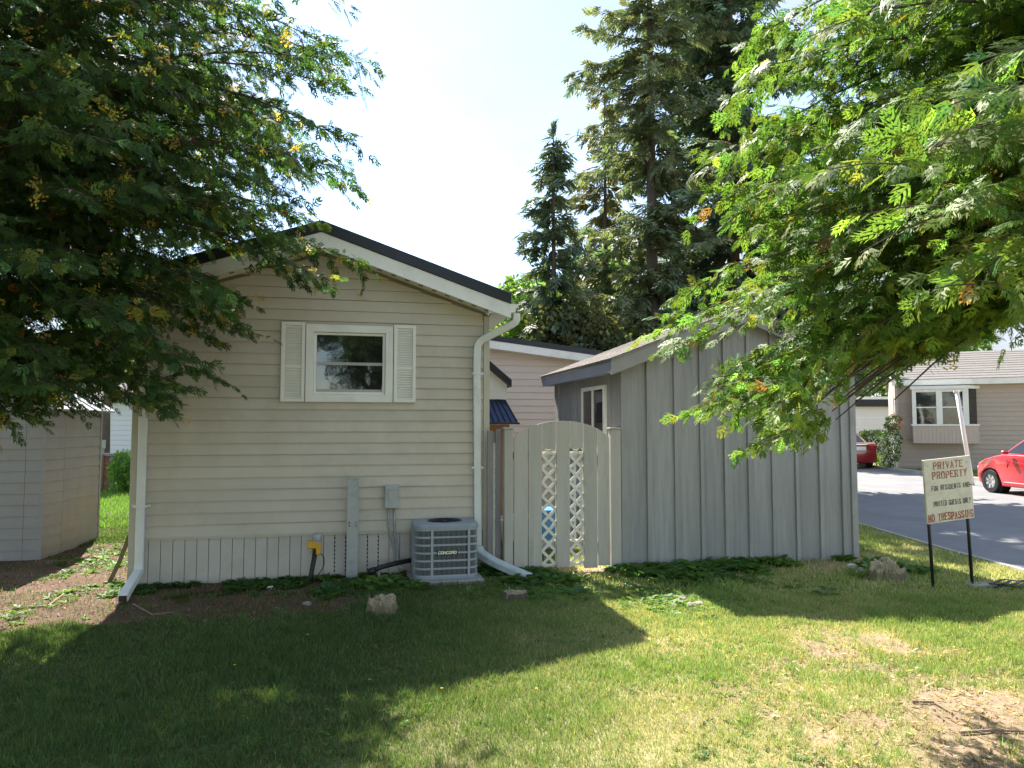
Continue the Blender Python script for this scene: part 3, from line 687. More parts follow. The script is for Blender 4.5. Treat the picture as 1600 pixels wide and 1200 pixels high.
for i in range(len(bx)-1):
    for zz in (.12, 1.15, 2.15):
        for uu_ in (bx[i]+.05, bx[i+1]-.05): MB().lathe([(0,.0015),(.006,.002),(.006,.0045),(0,.0045)], 6, (uu_,0,zz+.01*math.sin(i*3+zz)), axis='y').build('nail', galv_m, shed)
# side walls: upright boards, the left one with a small slider window
w0 = on_u(912, 640, 0, SP); w1 = on_u(948, 640, 0, SP); wz1 = on_u(930, 604, 0, SP)[2]
va, vb = min(w0[1],w1[1]), max(w0[1],w1[1]); wz0 = wz1-.85
for x0, sg in ((0, 1), (SW, -1)):
    k = 10; bw = (SD-.06)/k
    for i in range(k):
        y0 = .03+i*bw; xa, xb_ = x0+sg*.004, x0+sg*.029
        MB().box(min(xa,xb_), max(xa,xb_), y0+.0015, y0+bw-.0015, -.02, SE-.06).build('board', shedw_m, shed)
        if i and not (sg > 0 and va-.06 < y0 < vb+.06): MB().box(min(x0-sg*.015,x0+sg*.0035), max(x0-sg*.015,x0+sg*.0035), y0-.02, y0+.02, -.02, SE-.07).build('batten', shedw_m, shed)
sw_ = link('window', MB().box(-.012,.003,va+.02,vb-.02,wz0+.02,wz1-.02).mesh('window', grey_m), shed)
for y0, y1, z0, z1 in ((va,vb,wz1-.05,wz1),(va,vb,wz0,wz0+.05),(va,va+.05,wz0+.0505,wz1-.0505),(vb-.05,vb,wz0+.0505,wz1-.0505),((va+vb)/2-.02,(va+vb)/2+.02,wz0+.0505,wz1-.0505)):
    MB().box(-.04,.0035,y0,y1,z0,z1).build('frame', white_m, sw_, bevel=.003)
for y0, y1 in ((va+.0505,(va+vb)/2-.0205),((va+vb)/2+.0205,vb-.0505)): MB().box(-.022,-.0125,y0,y1,wz0+.0505,wz1-.0505).build('pane', glass_m, sw_)
# roof: decking, overlapping shingle courses, rake and eave boards
RO, EO = .16, .17
for s in (-1, 1):
    f = lambda d, t: (SM+s*d, SR-SS*d+t)
    pr = lambda d0, d1, t0, t1: ([f(d0,t0),f(d1,t0),f(d1,t1),f(d0,t1)] if s > 0 else [f(d0,t1),f(d1,t1),f(d1,t0),f(d0,t0)])
    rf = MB().prism_y(pr(0, SM+EO, -.028, .0), -RO, SD+RO).build('roof', shedd_m, shed)
    D = SM+EO+.025; nC = 13; cw = D/nC
    for i in range(nC):
        d0, d1 = D-(i+1)*cw-.03, D-i*cw
        q = [f(max(d0,0),.002),f(d1,.006),f(d1,.015),f(max(d0,0),.0055)]
        # a row of tabs with slightly uneven butts
        row = MB(); yy = -RO-.03; kk = 0
        while yy < SD+RO+.02:
            y2 = min(yy+.305, SD+RO+.03); e = random.uniform(-.006,.006); t = random.uniform(0,.003)
            qq = [f(max(d0,0),.002),f(d1+e,.005),f(d1+e,.013+t),f(max(d0,0),.0052)]
            row.prism_y(qq if s > 0 else qq[::-1], yy+.002, y2-.002); yy = y2; kk += 1
        row.build('shingle_course', shingle_m, rf)
    qb = [f(0,-.195),f(SM+EO+.002,-.195),f(SM+EO+.002,-.0295),f(0,-.0295)]
    MB().prism_y(qb if s > 0 else qb[::-1], -RO+.004, -RO+.03).build('rake_board', shedd_m, shed, bevel=.003)
    qb2 = [f(SM+.02,-.19),f(SM+EO-.02,-.19),f(SM+EO-.02,-.0295),f(SM+.02,-.0295)]
    xe = SM+s*(SM+EO); ze = SR-SS*(SM+EO)
    MB().box(min(xe-s*.002,xe-s*.024), max(xe-s*.002,xe-s*.024), -RO+.031, SD+RO-.004, ze-.165, ze-.03).build('eave_fascia', shedb_m, shed, bevel=.003)
    MB().box(min(SM+s*(SM+.0), xe-s*.025), max(SM+s*(SM+.0), xe-s*.025), -RO+.031, SD+RO-.03, ze-.155, ze-.14).build('eave_soffit', shedb_m, shed)
MB().prism_y([(SM-.11,SR-.11*SS+.016),(SM-.11,SR-.11*SS+.011),(SM,SR+.012),(SM+.11,SR-.11*SS+.011),(SM+.11,SR-.11*SS+.016),(SM,SR+.026)][::-1], -RO-.03, SD+RO+.03).build('ridge_cap', shingle_m, shed)
# green utility cabinet tucked behind the shed's far corner
gq = ground(1341, 868); 
gc = thing('utility_cabinet', (gq[0]-.19, gq[1]+.30, 0), ANG, 'dark green utility cabinet tucked against the far corner of the grey shed', 'utility cabinet')
MB().prism_x([(-.12,-.05),(.14,-.05),(.14,1.02),(.08,1.06),(-.12,1.00)], -.20, .22).build('cabinet', green_m, gc, bevel=.01)
MB().box(-.21,.23,-.13,.15,.985,1.005).build('lid_seam', green_m, gc); MB().box(.05,.09,-.14,-.1205,.55,.62).build('latch', galv_m, gc)

# ================================================================== the sign
sa, sb = ground(1455, 921), ground(1529, 915); sc_ = (sa+sb)/2
sg_ = thing('warning_sign', (sc_[0], sc_[1], 0), math.atan2(sb[1]-sa[1], sb[0]-sa[0]), 'leaning cream private property sign on two thin dark posts', 'sign')
sg_.rotation_euler = (math.radians(1.5), math.radians(-4.2), sg_.rotation_euler[2])
sign_m = M('aged_cream_board', (.62,.59,.47), .6, .10, 5, .05, 30, col2=(.46,.43,.33), c2pos=(.5,.72), c2scale=6)
red_m = M('faded_red_paint', (.30,.085,.06), .7, .35, 25, col2=(.50,.36,.28), c2pos=(.5,.62), c2scale=18)
ink_m = M('faded_black_paint', (.09,.085,.075), .7, .3, 25, col2=(.38,.35,.28), c2pos=(.54,.66), c2scale=20)
SX, SZ0, SZ1 = .315, .70, 1.365
MB().box(-SX, SX, -.012, .012, SZ0, SZ1).build('board', sign_m, sg_, bevel=.003)
sp_ = .262
for x in (-sp_, sp_): MB().tube([(x,.026,-.25),(x,.026,SZ1-.06)], .0165, 10).build('post', black_m, sg_, smooth=True)
for x, zz in ((-sp_,.78),(sp_,.78),(-sp_,1.3),(sp_,1.3)): MB().lathe([(0,-.0155),(.008,-.015),(.008,-.0121),(0,-.0121)], 8, (x,0,zz), axis='y').build('bolt', galv_m, sg_)
def line(txt, x0, x1, z, h, th, mat, serif):
    n = sum(.85 if c == ' ' else (1.0 if c != 'I' else .75) for c in txt); adv = (x1-x0)/n; x = x0
    for i, c in enumerate(txt):
        if c == ' ': x += adv*.85; continue
        w = adv*(.58 if c != 'I' else .34); letter(c, x+adv*.12, z+random.uniform(-.003,.003), w, h, th, -.0125, mat, sg_, serif); x += adv*(1.0 if c != 'I' else .75)
line('PRIVATE', -.195, .215, 1.262, .066, .0135, red_m, True)
line('PROPERTY', -.215, .265, 1.160, .066, .0135, red_m, True)
line('FOR RESIDENTS AND', -.235, .28, 1.040, .046, .0075, ink_m, False)
line('INVITED GUESTS ONLY', -.225, .285, .874, .048, .0075, ink_m, False)
line('NO TRESPASSING', -.302, .308, .722, .070, .0135, red_m, True)
MB().box(.265,.312,-.0138,-.0122,1.053,1.064).build('paint_dash', ink_m, sg_)
pv = MB(); pv.prism_z([(-.17,-.09),(.16,-.10),(.18,.06),(-.15,.09)], -.03, .022); pvo = pv.build('paving_slab', conc_m, None, bevel=.008, loc=(sb[0]+.03, sb[1]+.0, 0))
tag(pvo, 'flat concrete slab at the foot of one sign post', 'paving slab')
# ================================================================== pink addition and entry canopy behind the gate
av = local(at_depth(800, 600, 13.6))[1]
q0 = on_v(768, 527, av); q1 = on_v(915, 548, av)
asl = (q0[2]-q1[2])/(q1[0]-q0[0]); AU0, AU1 = W+.03, 8.4
add = thing('house_addition', to_world(AU0, av, 0), ANG, 'pink beige sided addition with low dark roof behind the gate', 'house')
def a_roof(u): return q0[2] - asl*(u+AU0-q0[0])
LW = AU1-AU0
MB().prism_y([(.0,.0),(LW,.0),(LW,a_roof(LW)-.22),(.0,a_roof(0)-.22)], .03, 4.0).build('core', core_m, add)
wl = MB().box(0, LW, .012, .0295, .0, .3).build('wall', pink_m, add); z = .3
while z < a_roof(0)-.24:
    zt = z+.127; xr = min(LW, (a_roof(0)-.235-zt)/asl); xr2 = min(LW, (a_roof(0)-.235-z)/asl)
    if xr > .1: MB().add([(0,-.016,z),(xr2,-.016,z),(xr2,.029,z),(0,.029,z),(0,-.001,zt-.001),(xr,-.001,zt-.001),(xr,.029,zt-.001),(0,.029,zt-.001)], [(0,3,2,1),(4,5,6,7),(0,1,5,4),(1,2,6,5),(2,3,7,6),(3,0,4,7)]).build('siding_board', pink_m, wl)
    z += .127
def a_pr(t0, t1, u0=0., u1=None):
    u1 = LW+.25 if u1 is None else u1; return [(u0,a_roof(u0)-t1),(u1,a_roof(u1)-t1),(u1,a_roof(u1)-t0),(u0,a_roof(u0)-t0)]
ar = MB().prism_y(a_pr(0,.04), -.26, 4.2).build('roof', roof_m, add)
MB().prism_y(a_pr(-.003,.10), -.28, -.2602).build('rake_trim', roof_m, ar)
MB().prism_y(a_pr(.1005,.245), -.272, -.25).build('rake_fascia', white_m, add)
MB().prism_y(a_pr(.232,.242,0,LW), -.249, .03).build('soffit', white_m, add)
# entry canopy on the home's right wall
cv = local(at_depth(790, 620, 10.6))[1]
c0 = on_v(768, 569, cv); c1 = on_v(797, 594, cv); f0 = on_v(792, 622, cv); e0 = on_v(803, 660, cv); b0 = on_v(795, 673, cv)
can = thing('entry_canopy', to_world(W+.03, cv, 0), ANG, 'small entry porch with dark sloped roof and blue black ribbed metal awning', 'porch canopy')
X_ = lambda q: q[0]-W-.03
csl = (c0[2]-c1[2])/(c1[0]-c0[0]); cz = lambda x: c1[2]+csl*(X_(c1)-x)
xe, ze = X_(c1), c1[2]
MB().prism_y([(.0,cz(0)-.11),(xe,ze-.11),(xe,ze),(.0,cz(0))], -.12, 1.25).build('roof', roof_m, can, bevel=.004)
MB().prism_y([(.0,f0[2]-.02),(X_(f0),f0[2]-.02),(X_(f0),cz(X_(f0))-.112),(.0,cz(0)-.112)], .0, .03).build('gable_panel', white_m, can)
MB().prism_y([(.0,f0[2]-.02),(X_(f0),f0[2]-.02),(X_(f0),cz(X_(f0))-.112),(.0,cz(0)-.112)], .05, 1.15).build('gable_fill', white_m, can)
blue_m = M('blue_black_metal', (.03,.045,.09), .25, .15, 5, spec=.7, metal=.5)
xa0, xa1, za0, za1 = X_(f0)-.02, X_(e0), f0[2]-.03, e0[2]
aw = MB().hexa([(.0,-.30,za1),(xa1,-.30,za1),(xa1,1.1,za1),(.0,1.1,za1),(.0,-.02,za0),(xa0,-.02,za0),(xa0,1.1,za0),(.0,1.1,za0)]).build('awning', blue_m, can)
for k in range(9):
    t = k/8; x0 = .0+t*(xa1-.02); x1 = t*(xa0-.02)
    MB().hexa([(x0,-.318,za1),(x0+.016,-.318,za1),(x0+.016,-.3005,za1),(x0,-.3005,za1),(x1,-.038,za0),(x1+.016,-.038,za0),(x1+.016,-.0205,za0),(x1,-.0205,za0)]).build('rib', black_m, aw)
MB().box(.0, xa1+.015, -.325, -.295, za1-.03, za1-.001).build('awning_edge', black_m, aw)
wd_m = M('orange_stained_wood', (.36,.17,.07), .7, .2, 6, .2, 20)
MB().box(.0, X_(b0), -.05, .06, .0, za1-.032).build('wall_panel', wd_m, can)
MB().box(.0, X_(b0)+.02, .0605, 1.05, .0, .18).build('step', conc_m, can)
# things standing in the yard behind the gate
bn = thing('plastic_bin', to_world(5.02, 1.35, 0), ANG, 'blue plastic bin standing in the yard behind the gate', 'bin')
bl_m = M('bright_blue_plastic', (.06,.25,.55), .4, .08, 5)
MB().hexa([(-.17,-.17,.0),(.17,-.17,.0),(.17,.17,.0),(-.17,.17,.0),(-.22,-.21,.52),(.22,-.21,.52),(.22,.21,.52),(-.22,.21,.52)]).build('tub', bl_m, bn, bevel=.02)
MB().box(-.24,.24,-.23,.23,.52,.55).build('rim', bl_m, bn, bevel=.008)
bt = thing('plastic_tote', to_world(4.62, 1.75, 0), ANG, 'white plastic tote with lid in the yard behind the gate', 'tote')
MB().hexa([(-.24,-.17,.0),(.24,-.17,.0),(.24,.17,.0),(-.24,.17,.0),(-.28,-.2,.36),(.28,-.2,.36),(.28,.2,.36),(-.28,.2,.36)]).build('tub', white_m, bt, bevel=.02)
MB().box(-.30,.30,-.22,.22,.36,.395).build('lid', white_m, bt, bevel=.01)

# ================================================================== pale metal shed on the left
LW_, LD_, LE_, LR_ = 2.3, 1.62, 1.98, 2.72
ls = thing('metal_shed', LP, math.radians(7.2), 'pale metal garden shed with horizontal ribbed sheets under the cedar', 'shed')
MB().prism_y([(-LW_+.02,-.03),(-.02,-.03),(-.02,LE_-.03),(-LW_/2,LR_-.05),(-LW_+.02,LE_-.03)], .02, LD_-.02).build('core', core_m, ls)
z = .0; CHL = .142; first = True
for face in ('front', 'side'):
    z = -.02
    while z < (LR_-.1 if face == 'front' else LE_-.02):
        zt = z+CHL
        if face == 'front':
            cut = lambda zz: max(0., (zz-(LE_-.02))/((LR_-LE_)/(LW_/2)))
            c0_, c1_ = cut(z), cut(zt); a0, a1, b0_, b1_ = -LW_+.03+c0_, -.03-c0_, -LW_+.03+c1_, -.03-c1_
            if b1_-b0_ < .05: break
            for xa, xb, xc, xd in ((a0, min(-.22,a1), b0_, min(-.22,b1_)), (-.216, a1, -.216, b1_)) if a1 > -.2 and b1_ > -.2 else ((a0,a1,b0_,b1_),):
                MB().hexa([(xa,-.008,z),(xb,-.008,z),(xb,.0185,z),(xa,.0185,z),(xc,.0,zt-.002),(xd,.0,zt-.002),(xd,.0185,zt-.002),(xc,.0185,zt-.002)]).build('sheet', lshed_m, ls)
        else:
            zt = min(zt, LE_)
            for ya, yb in ((.03, .52), (.524, LD_-.03)):
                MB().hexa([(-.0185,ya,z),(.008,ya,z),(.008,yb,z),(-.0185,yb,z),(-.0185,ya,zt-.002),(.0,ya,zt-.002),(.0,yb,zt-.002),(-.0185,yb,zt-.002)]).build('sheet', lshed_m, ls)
        z += CHL
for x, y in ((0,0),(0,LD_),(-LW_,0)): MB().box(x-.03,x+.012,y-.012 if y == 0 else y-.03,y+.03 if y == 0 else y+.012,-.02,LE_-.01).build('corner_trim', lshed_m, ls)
lroof_m = M('left_shed_roof', (.33,.34,.36), .5, .12, 5)
for s in (-1, 1):
    rs_ = (LR_-LE_)/(LW_/2); f = lambda d, t: (-LW_/2+s*d, LR_+.03-rs_*d+t)
    q = [f(0,-.025),f(LW_/2+.14,-.025),f(LW_/2+.14,.0),f(0,.0)]
    r_ = MB().prism_y(q if s > 0 else q[::-1], -.12, LD_+.12).build('roof', lroof_m, ls)
    for k in range(8):
        y = -.1+k*.235; q2 = [f(.02,.0005),f(LW_/2+.14,.0005),f(LW_/2+.14,.018),f(.02,.018)]; MB().prism_y(q2 if s > 0 else q2[::-1], y, y+.03).build('rib', lroof_m, r_)
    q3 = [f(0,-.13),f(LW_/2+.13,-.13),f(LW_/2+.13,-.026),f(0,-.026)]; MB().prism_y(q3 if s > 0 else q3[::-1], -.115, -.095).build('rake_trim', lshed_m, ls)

# ================================================================== stumps, stones, litter
stumpbark_m = M('mossy_stump', (.17,.14,.10), .95, .35, 6, 1.0, 22, stretch=(2.5,2.5,.5), col2=(.17,.18,.07), c2pos=(.45,.6), c2scale=3)
def stump(x, y, r, h, lab, seed, tilt=0., jag=.35):
    rr = random.Random(seed); t = thing('tree_stump', (x, y, 0), rr.uniform(0, 6), lab, 'tree stump', None)
    n = 26; rings = []; prof = [(1.35,-.08),(1.25,.0),(1.06,.35),(.98,.75),(.93,1.0)]
    ang = [2*math.pi*i/n for i in range(n)]; lob = [1+.12*math.sin(3*a+seed)+.06*math.sin(7*a+seed*2)+rr.uniform(-.11,.11) for a in ang]
    tp = [1+rr.uniform(-jag, jag*.4)+tilt*math.cos(a) for a in ang]
    v = []
    for k, (pr_, zz) in enumerate(prof):
        for a, l, tt in zip(ang, lob, tp): v.append((r*pr_*l*math.cos(a), r*pr_*l*math.sin(a), h*zz*(1 if k < 2 else tt)))
    m = MB(); f = [(k*n+i, k*n+(i+1)%n, (k+1)*n+(i+1)%n, (k+1)*n+i) for k in range(len(prof)-1) for i in range(n)]
    m.add(v, f); m.build('bark', bark_m if jag < .3 else stumpbark_m, t)
    m = MB(); base = [(v[(len(prof)-1)*n+i]) for i in range(n)]
    v2 = base+[(x_*.5, y_*.5, z_*.97+rr.uniform(-.08,.05)*h) for x_, y_, z_ in base]+[(0,0,h*.85)]
    m.add(v2, [(i,(i+1)%n,(i+1)%n+n,i+n) for i in range(n)]+[(i+n,(i+1)%n+n,2*n) for i in range(n)]); m.build('cut_top', cutwood_m, t)
    for i in range(16 if jag > .3 else 3):
        a = rr.uniform(0, 6.28); d = r*rr.uniform(.5,.95); c, s_ = math.cos(a)*d, math.sin(a)*d
        MB().add([(c-.018,s_,h*.2),(c+.018,s_+.01,h*.2),(c,s_+.025,h*.2),(c*1.05,s_*1.05,h*rr.uniform(1.0,1.6))], [(0,1,3),(1,2,3),(2,0,3),(0,2,1)]).build('splinter', cutwood_m, t)
    return t
g_ = ground(598, 958); stump(g_[0], g_[1], .13, .12, 'splintered low tree stump among weeds near the steel post', 3, .2, .32)
g_ = ground(805, 938); stump(g_[0], g_[1], .12, .085, 'low round tree stump in front of the downspout extension', 5, .0, .10)
g_ = ground(1392, 908); stump(g_[0], g_[1]+.1, .17, .15, 'large torn tree stump between the grey shed and the sign', 8, .4, .33)
def stone(x, y, s, lab, group, seed, zoff=0., mat=None, name='stone'):
    rr = random.Random(seed); bm = bmesh.new(); bmesh.ops.create_icosphere(bm, subdivisions=2, radius=1)
    for v in bm.verts:
        k = 1+.22*math.sin(v.co.x*3.1+seed)*math.cos(v.co.y*2.7+seed*1.3)+rr.uniform(-.07,.07); v.co *= k
        v.co.x *= s*rr.choice((1,1)); v.co.y *= s*.75; v.co.z *= s*.5
    me = bpy.data.meshes.new(name); bm.to_mesh(me); bm.free(); me.materials.append(mat or stone_m)
    o = link(name, me, None, (x, y, float(gz(np.array(x), np.array(y)))+s*.22+zoff), (rr.uniform(-.2,.2), rr.uniform(-.2,.2), rr.uniform(0,6))); tag(o, lab, 'stone', group); return o
pale_m = M('pale_stone', (.60,.57,.53), .8, .15, 7, .4, 30)
g_ = ground(1330, 886); stone(g_[0], g_[1], .065, 'pale rounded stone at the right corner of the grey shed', None, 2, mat=pale_m)
for i, (px, py, s) in enumerate(((1345,893,.06),(1338,899,.055),(1352,897,.05),(1330,897,.045),(1357,902,.04))):
    g_ = ground(px, py); stone(g_[0], g_[1], s, 'grey stone in the little pile by the torn stump', 'stones by the torn stump', 20+i)
for i, (px, py, s) in enumerate(((1045,938,.075),(1060,946,.06),(1078,950,.055),(1092,948,.05),(1068,938,.05),(1052,950,.045),(1035,945,.04))):
    g_ = ground(px, py); stone(g_[0], g_[1], s, 'grey stone in the sunlit heap in front of the grey shed', 'stones in the sunlit heap', 40+i)
g_ = ground(480, 948); stone(g_[0], g_[1], .05, 'lone brown stone on the dark soil bed below the window', None, 61)
g_ = ground(423, 922); stone(g_[0], g_[1], .045, 'small pale stone at the foot of the skirting', None, 62, mat=pale_m)
g_ = ground(1434, 1046); stone(g_[0], g_[1], .026, 'small white stone lying alone on the open sunlit lawn', None, 63, mat=pale_m)
g_ = ground(1497, 866); stone(g_[0], g_[1], .035, 'small white stone in the grass by the road edge', None, 64, mat=pale_m)
g_ = ground(1585, 918)
db = thing('black_hose', (g_[0], g_[1], 0), .2, 'black crumpled plastic hose on the grass by the road', 'hose')
rr = random.Random(4)
for i in range(5):
    pts = [(-.28+.13*k, .05*math.sin(k*1.7+i)+i*.022-.05, .02+.012*i+.02*math.sin(k*2.1+i*1.3)) for k in range(6)]
    MB().tube(pts, 0, rect=(.017,.004)).build('strip', black_m, db)
# dead sticks
stick_m = M('dead_stick', (.30,.22,.15), .9, .25, 8)
for i, (pts, lab) in enumerate((([(100,930),(75,948),(40,952)], 'thin dead stick on the mulch in front of the metal shed'), ([(208,946),(238,962),(272,958)], 'short dead stick beside the downspout elbow'), ([(1425,1102),(1460,1103),(1488,1120)], 'bent dry stick on the bare sunlit earth'), ([(1500,1148),(1552,1143),(1600,1146)], 'long straight dry stick on the bare earth'))):
    W_ = [ground(*p) for p in pts]; o = MB().tube([(p[0], p[1], float(gz(np.array(p[0]), np.array(p[1])))+.012) for p in W_], [.009,.008,.005], 6).build('stick', stick_m); tag(o, lab, 'stick')
# ================================================================== trees
def blocked(p):
    """inside the home, the wooden shed or the metal shed (with a little clearance)"""
    p = np.atleast_2d(p); x, y, z = p[:,0], p[:,1], p[:,2]
    dx, dy = x-P0[0], y-P0[1]; u = dx*UU[0]+dy*UU[1]; v = dx*VV[0]+dy*VV[1]
    h = (u > -.35) & (u < W+.35) & (v > -.10) & (z < PEAK-SLOPE*np.abs(u-MID)+.08)
    h |= (u > -.35) & (u < W+.35) & (v > -.42) & (z < PEAK-SLOPE*np.abs(u-MID)+.06) & (z > PEAK-SLOPE*np.abs(u-MID)-.4)
    dx, dy = x-SP[0], y-SP[1]; u = dx*UU[0]+dy*UU[1]; v = dx*VV[0]+dy*VV[1]
    h |= (u > -.3) & (u < SW+.3) & (v > -.28) & (v < SD+.3) & (z < s_roof(u)+.08)
    dx, dy = x-LP[0], y-LP[1]; u = dx*UU[0]+dy*UU[1]; v = dx*VV[0]+dy*VV[1]
    h |= (u > -LW_-.2) & (u < .2) & (v > -.2) & (v < LD_+.2) & (z < LR_+.1-.64*np.abs(u+LW_/2))
    return h
CONE_T = [tpl([rhomb((random.uniform(-.5,.5), random.uniform(-.5,.5)), random.uniform(0,6.28), .34, .2, random.uniform(-.4,.4)) for _ in range(14)]) for _ in range(3)]
def cedar(base, H, env, zlo, nl, seed, label, col, cone_p, brown_p, fs=.27, bare=.3, droop=.5, dens=1., azf=None, zhi=5.4, fill=None, clear=None):
    """arborvitae: limbs sweeping out from a trunk, carrying flat hanging sprays"""
    R = np.random.RandomState(seed); bx_, by_ = base
    t = thing('cedar_tree', (bx_, by_, 0), 0, label, 'tree'); lb = Limbs()
    hz = np.linspace(-.15, H*.97, 12); wob = np.cumsum(R.normal(0, .03, (12,2)), 0); wob -= wob[0]
    lb.add(np.c_[wob, hz], .19, .02, 10)
    pos, ax, nr, sc, cl = [], [], [], [], []; cpos, cax = [], []
    nf = fill[3] if fill else 0; nlow = 30 if clear else 0
    for i in range(nl+nf+nlow):
        zt = zlo + (H-.4-zlo)*((i+R.rand())/nl)**1.25; az = (i*2.39996+R.normal(0,.2)) % (2*np.pi)
        if i >= nl:                           # the flank in view carries more, evenly spread limbs
            j = i-nl; zt = zlo+.05+(fill[2]-zlo)*((j+R.rand())/nf)**.95; az = fill[0]+(fill[1]-fill[0])*((j*.618034+R.normal(0,.03)) % 1)
        if i >= nl+nf: zt = R.uniform(1.66, 2.25); az = R.uniform(2.6, 3.3) 
        hi = zt > zhi; r = env(zt)*R.uniform(.62, 1.03)*(azf(az) if azf else 1); dirh = np.array([np.cos(az), np.sin(az), 0])
        if clear and zt < clear[1]+.22 and not (2.45 < az < 3.4 and r > 1.5): continue
        side = np.array([-np.sin(az), np.cos(az), 0])
        z0 = np.clip(zt + r*R.uniform(-.25,.12), clear[1]+.45 if clear else .9, H*.95); n = 14; s = np.linspace(0, 1, n)
        bend = R.normal(0, .10)*r
        pts = dirh*(r*s)[:,None] + side*(bend*s*s)[:,None]; pts[:,2] = z0+(zt-z0)*s + .10*r*np.sin(np.pi*s) - .05*r*s**3
        bad = blocked(pts+np.array([bx_,by_,0]))
        if bad.any():
            k = max(int(np.argmax(bad))-1, 2); pts = pts[:k+1]
            if k < 3: continue
        lb.add(pts[::2] if len(pts) > 6 else pts, max(.010, .0085*r), .004, 5)
        seg = np.r_[0, np.cumsum(np.linalg.norm(np.diff(pts, axis=0), axis=1))]; Lm = seg[-1]
        d = bare*min(r, Lm); sgn = 1
        while d < Lm:
            f = d/r; p = np.array([np.interp(d, seg, pts[:,j]) for j in range(3)]); sgn = -sgn
            sd = norm(dirh*R.uniform(.45,.9) + side*sgn*R.uniform(.5,1.0) + np.array([0,0,R.uniform(-.35,.25)])); sl = R.uniform(.22,.62)*(1.1-.45*f)
            m = 6; q = p + sd*(np.linspace(0,1,m)*sl)[:,None]; q[:,2] -= droop*.35*sl*np.linspace(0,1,m)**2
            if R.rand() < .6 and not (clear and np.hypot(p[0], p[1]) < clear[0]+.15 and p[2] < clear[1]+.25): lb.add(q[::2], .0045, .002, 3)
            nb_ = norm(R.normal(0,.5,3)+np.array([0,0,.65])+dirh*.35); sdp = np.cross(nb_, sd)
            k = max(2, int(sl/.085*dens*(.4 if hi else 1)))
            for j in range(k):
                tt = (j+R.rand())/k; w = p+sd*sl*tt; w = w.copy(); w[2] -= droop*.35*sl*tt*tt
                ph = R.uniform(-1.25,1.25); a = norm(sd*np.cos(ph) + sdp*np.sin(ph) + R.normal(0,.15,3) + np.array([0,0,-droop*R.uniform(.2,.9)]))
                pos.append(w); ax.append(a); nr.append(nb_+R.normal(0,.22,3)); sc.append(fs*R.uniform(.6,1.15)*(1.5 if hi else 1))
                if R.rand() < cone_p: cpos.append(w+a*.16*R.rand()); cax.append(R.normal(0,1,3))
            d += R.uniform(.07,.13)/dens*(1.8 if hi else 1)
        for _ in range(int(Lm*9*(.4 if hi else 1))):
            d = Lm*(.2+.8*R.rand()); pos.append(np.array([np.interp(d, seg, pts[:,j]) for j in range(3)])); ax.append(norm(R.normal(0,.7,3)+dirh*.5+np.array([0,0,-.3]))); nr.append(R.normal(0,1,3)); sc.append(fs*R.uniform(.6,1.1))
        pos.append(pts[-1]); ax.append(norm(pts[-1]-pts[-2])); nr.append(np.array([0,0,1.])+R.normal(0,.3,3)); sc.append(fs*1.1)
    pos = np.array(pos); off = np.array([bx_,by_,0]); ok = ~blocked(pos+off); ok &= ~blocked(pos+off+np.array(ax)*.2)
    if clear: ok &= ~((np.hypot(pos[:,0], pos[:,1]) < clear[0]) & (pos[:,2] < clear[1]))
    N = len(pos); c = vary(col, N, .30, .13)
    g = R.rand(N); c[g < brown_p] = vary((.26,.135,.05), int((g < brown_p).sum()), .3, .1); ye = (g > 1-.05); c[ye] = vary((.22,.24,.05), int(ye.sum()), .2, .1)
    sel = lambda a: np.asarray(a)[ok]
    Vv, Tt, Cc = scatter(CEDAR_T, sel(pos), sel(ax), sel(nr), sel(sc), c[ok])
    o = link('crown', raw_mesh('crown', Vv, Tt, Cc, [leaf_m]), t); tag(o, kind='stuff')
    link('trunk', lb.mesh('trunk', bark_m), t)
    if cpos:
        cpos = np.array(cpos); cpos = cpos[~blocked(cpos+off)]; n = len(cpos)
        # cones come in clusters: several bunches around each chosen spray
        cp = np.repeat(cpos, 2, 0)+R.normal(0,.03,(n*2,3)); V3, T3, C3 = scatter(CONE_T, cp, R.normal(0,1,(n*2,3)), R.normal(0,1,(n*2,3)), np.full(n*2,.072), vary((.50,.37,.08), n*2, .2, .1))
        tag(link('cones', raw_mesh('cones', V3, T3, C3, [leaf2_m]), t), kind='stuff')
    print(label, 'sprays', int(ok.sum()), 'tris', len(Tt)); return t
envL = lambda z: float(np.interp(z, [1.5,1.75,2.2,2.7,3.1,3.5,5.5,7,8.5,10], [1.2,1.6,1.95,2.25,2.8,3.3,3.3,3.0,2.0,.3]))
envR = lambda z: float(np.interp(z, [1.6,1.9,2.3,2.9,3.4,4.2,6,8], [2.05,2.5,2.85,3.12,2.9,2.25,1.5,.3]))
cedar((-4.55, 5.9), 10.0, envL, 1.9, 95, 21, 'large dark cedar with yellow cones overhanging the beige home', (.062,.115,.036), .026, .006, fs=.128, bare=.14, droop=.75, dens=1.5, fill=(-1.3,1.35,5.6,110))  # leaf colour set darker: its shaded side is put into the colour
cedar((3.75, 4.3), 8.0, envR, 1.72, 95, 33, 'bright green cedar with drooping sprays over the grey shed and sign', (.135,.220,.046), .002, .008, fs=.112, bare=.20, droop=.7, dens=1.72, fill=(1.9,4.4,4.9,115), clear=(1.85,2.13), azf=lambda a: 1-.42*max(0, math.sin(a))**1.5, zhi=4.6)  # same species, brighter leaf colour: the sun on it is painted in

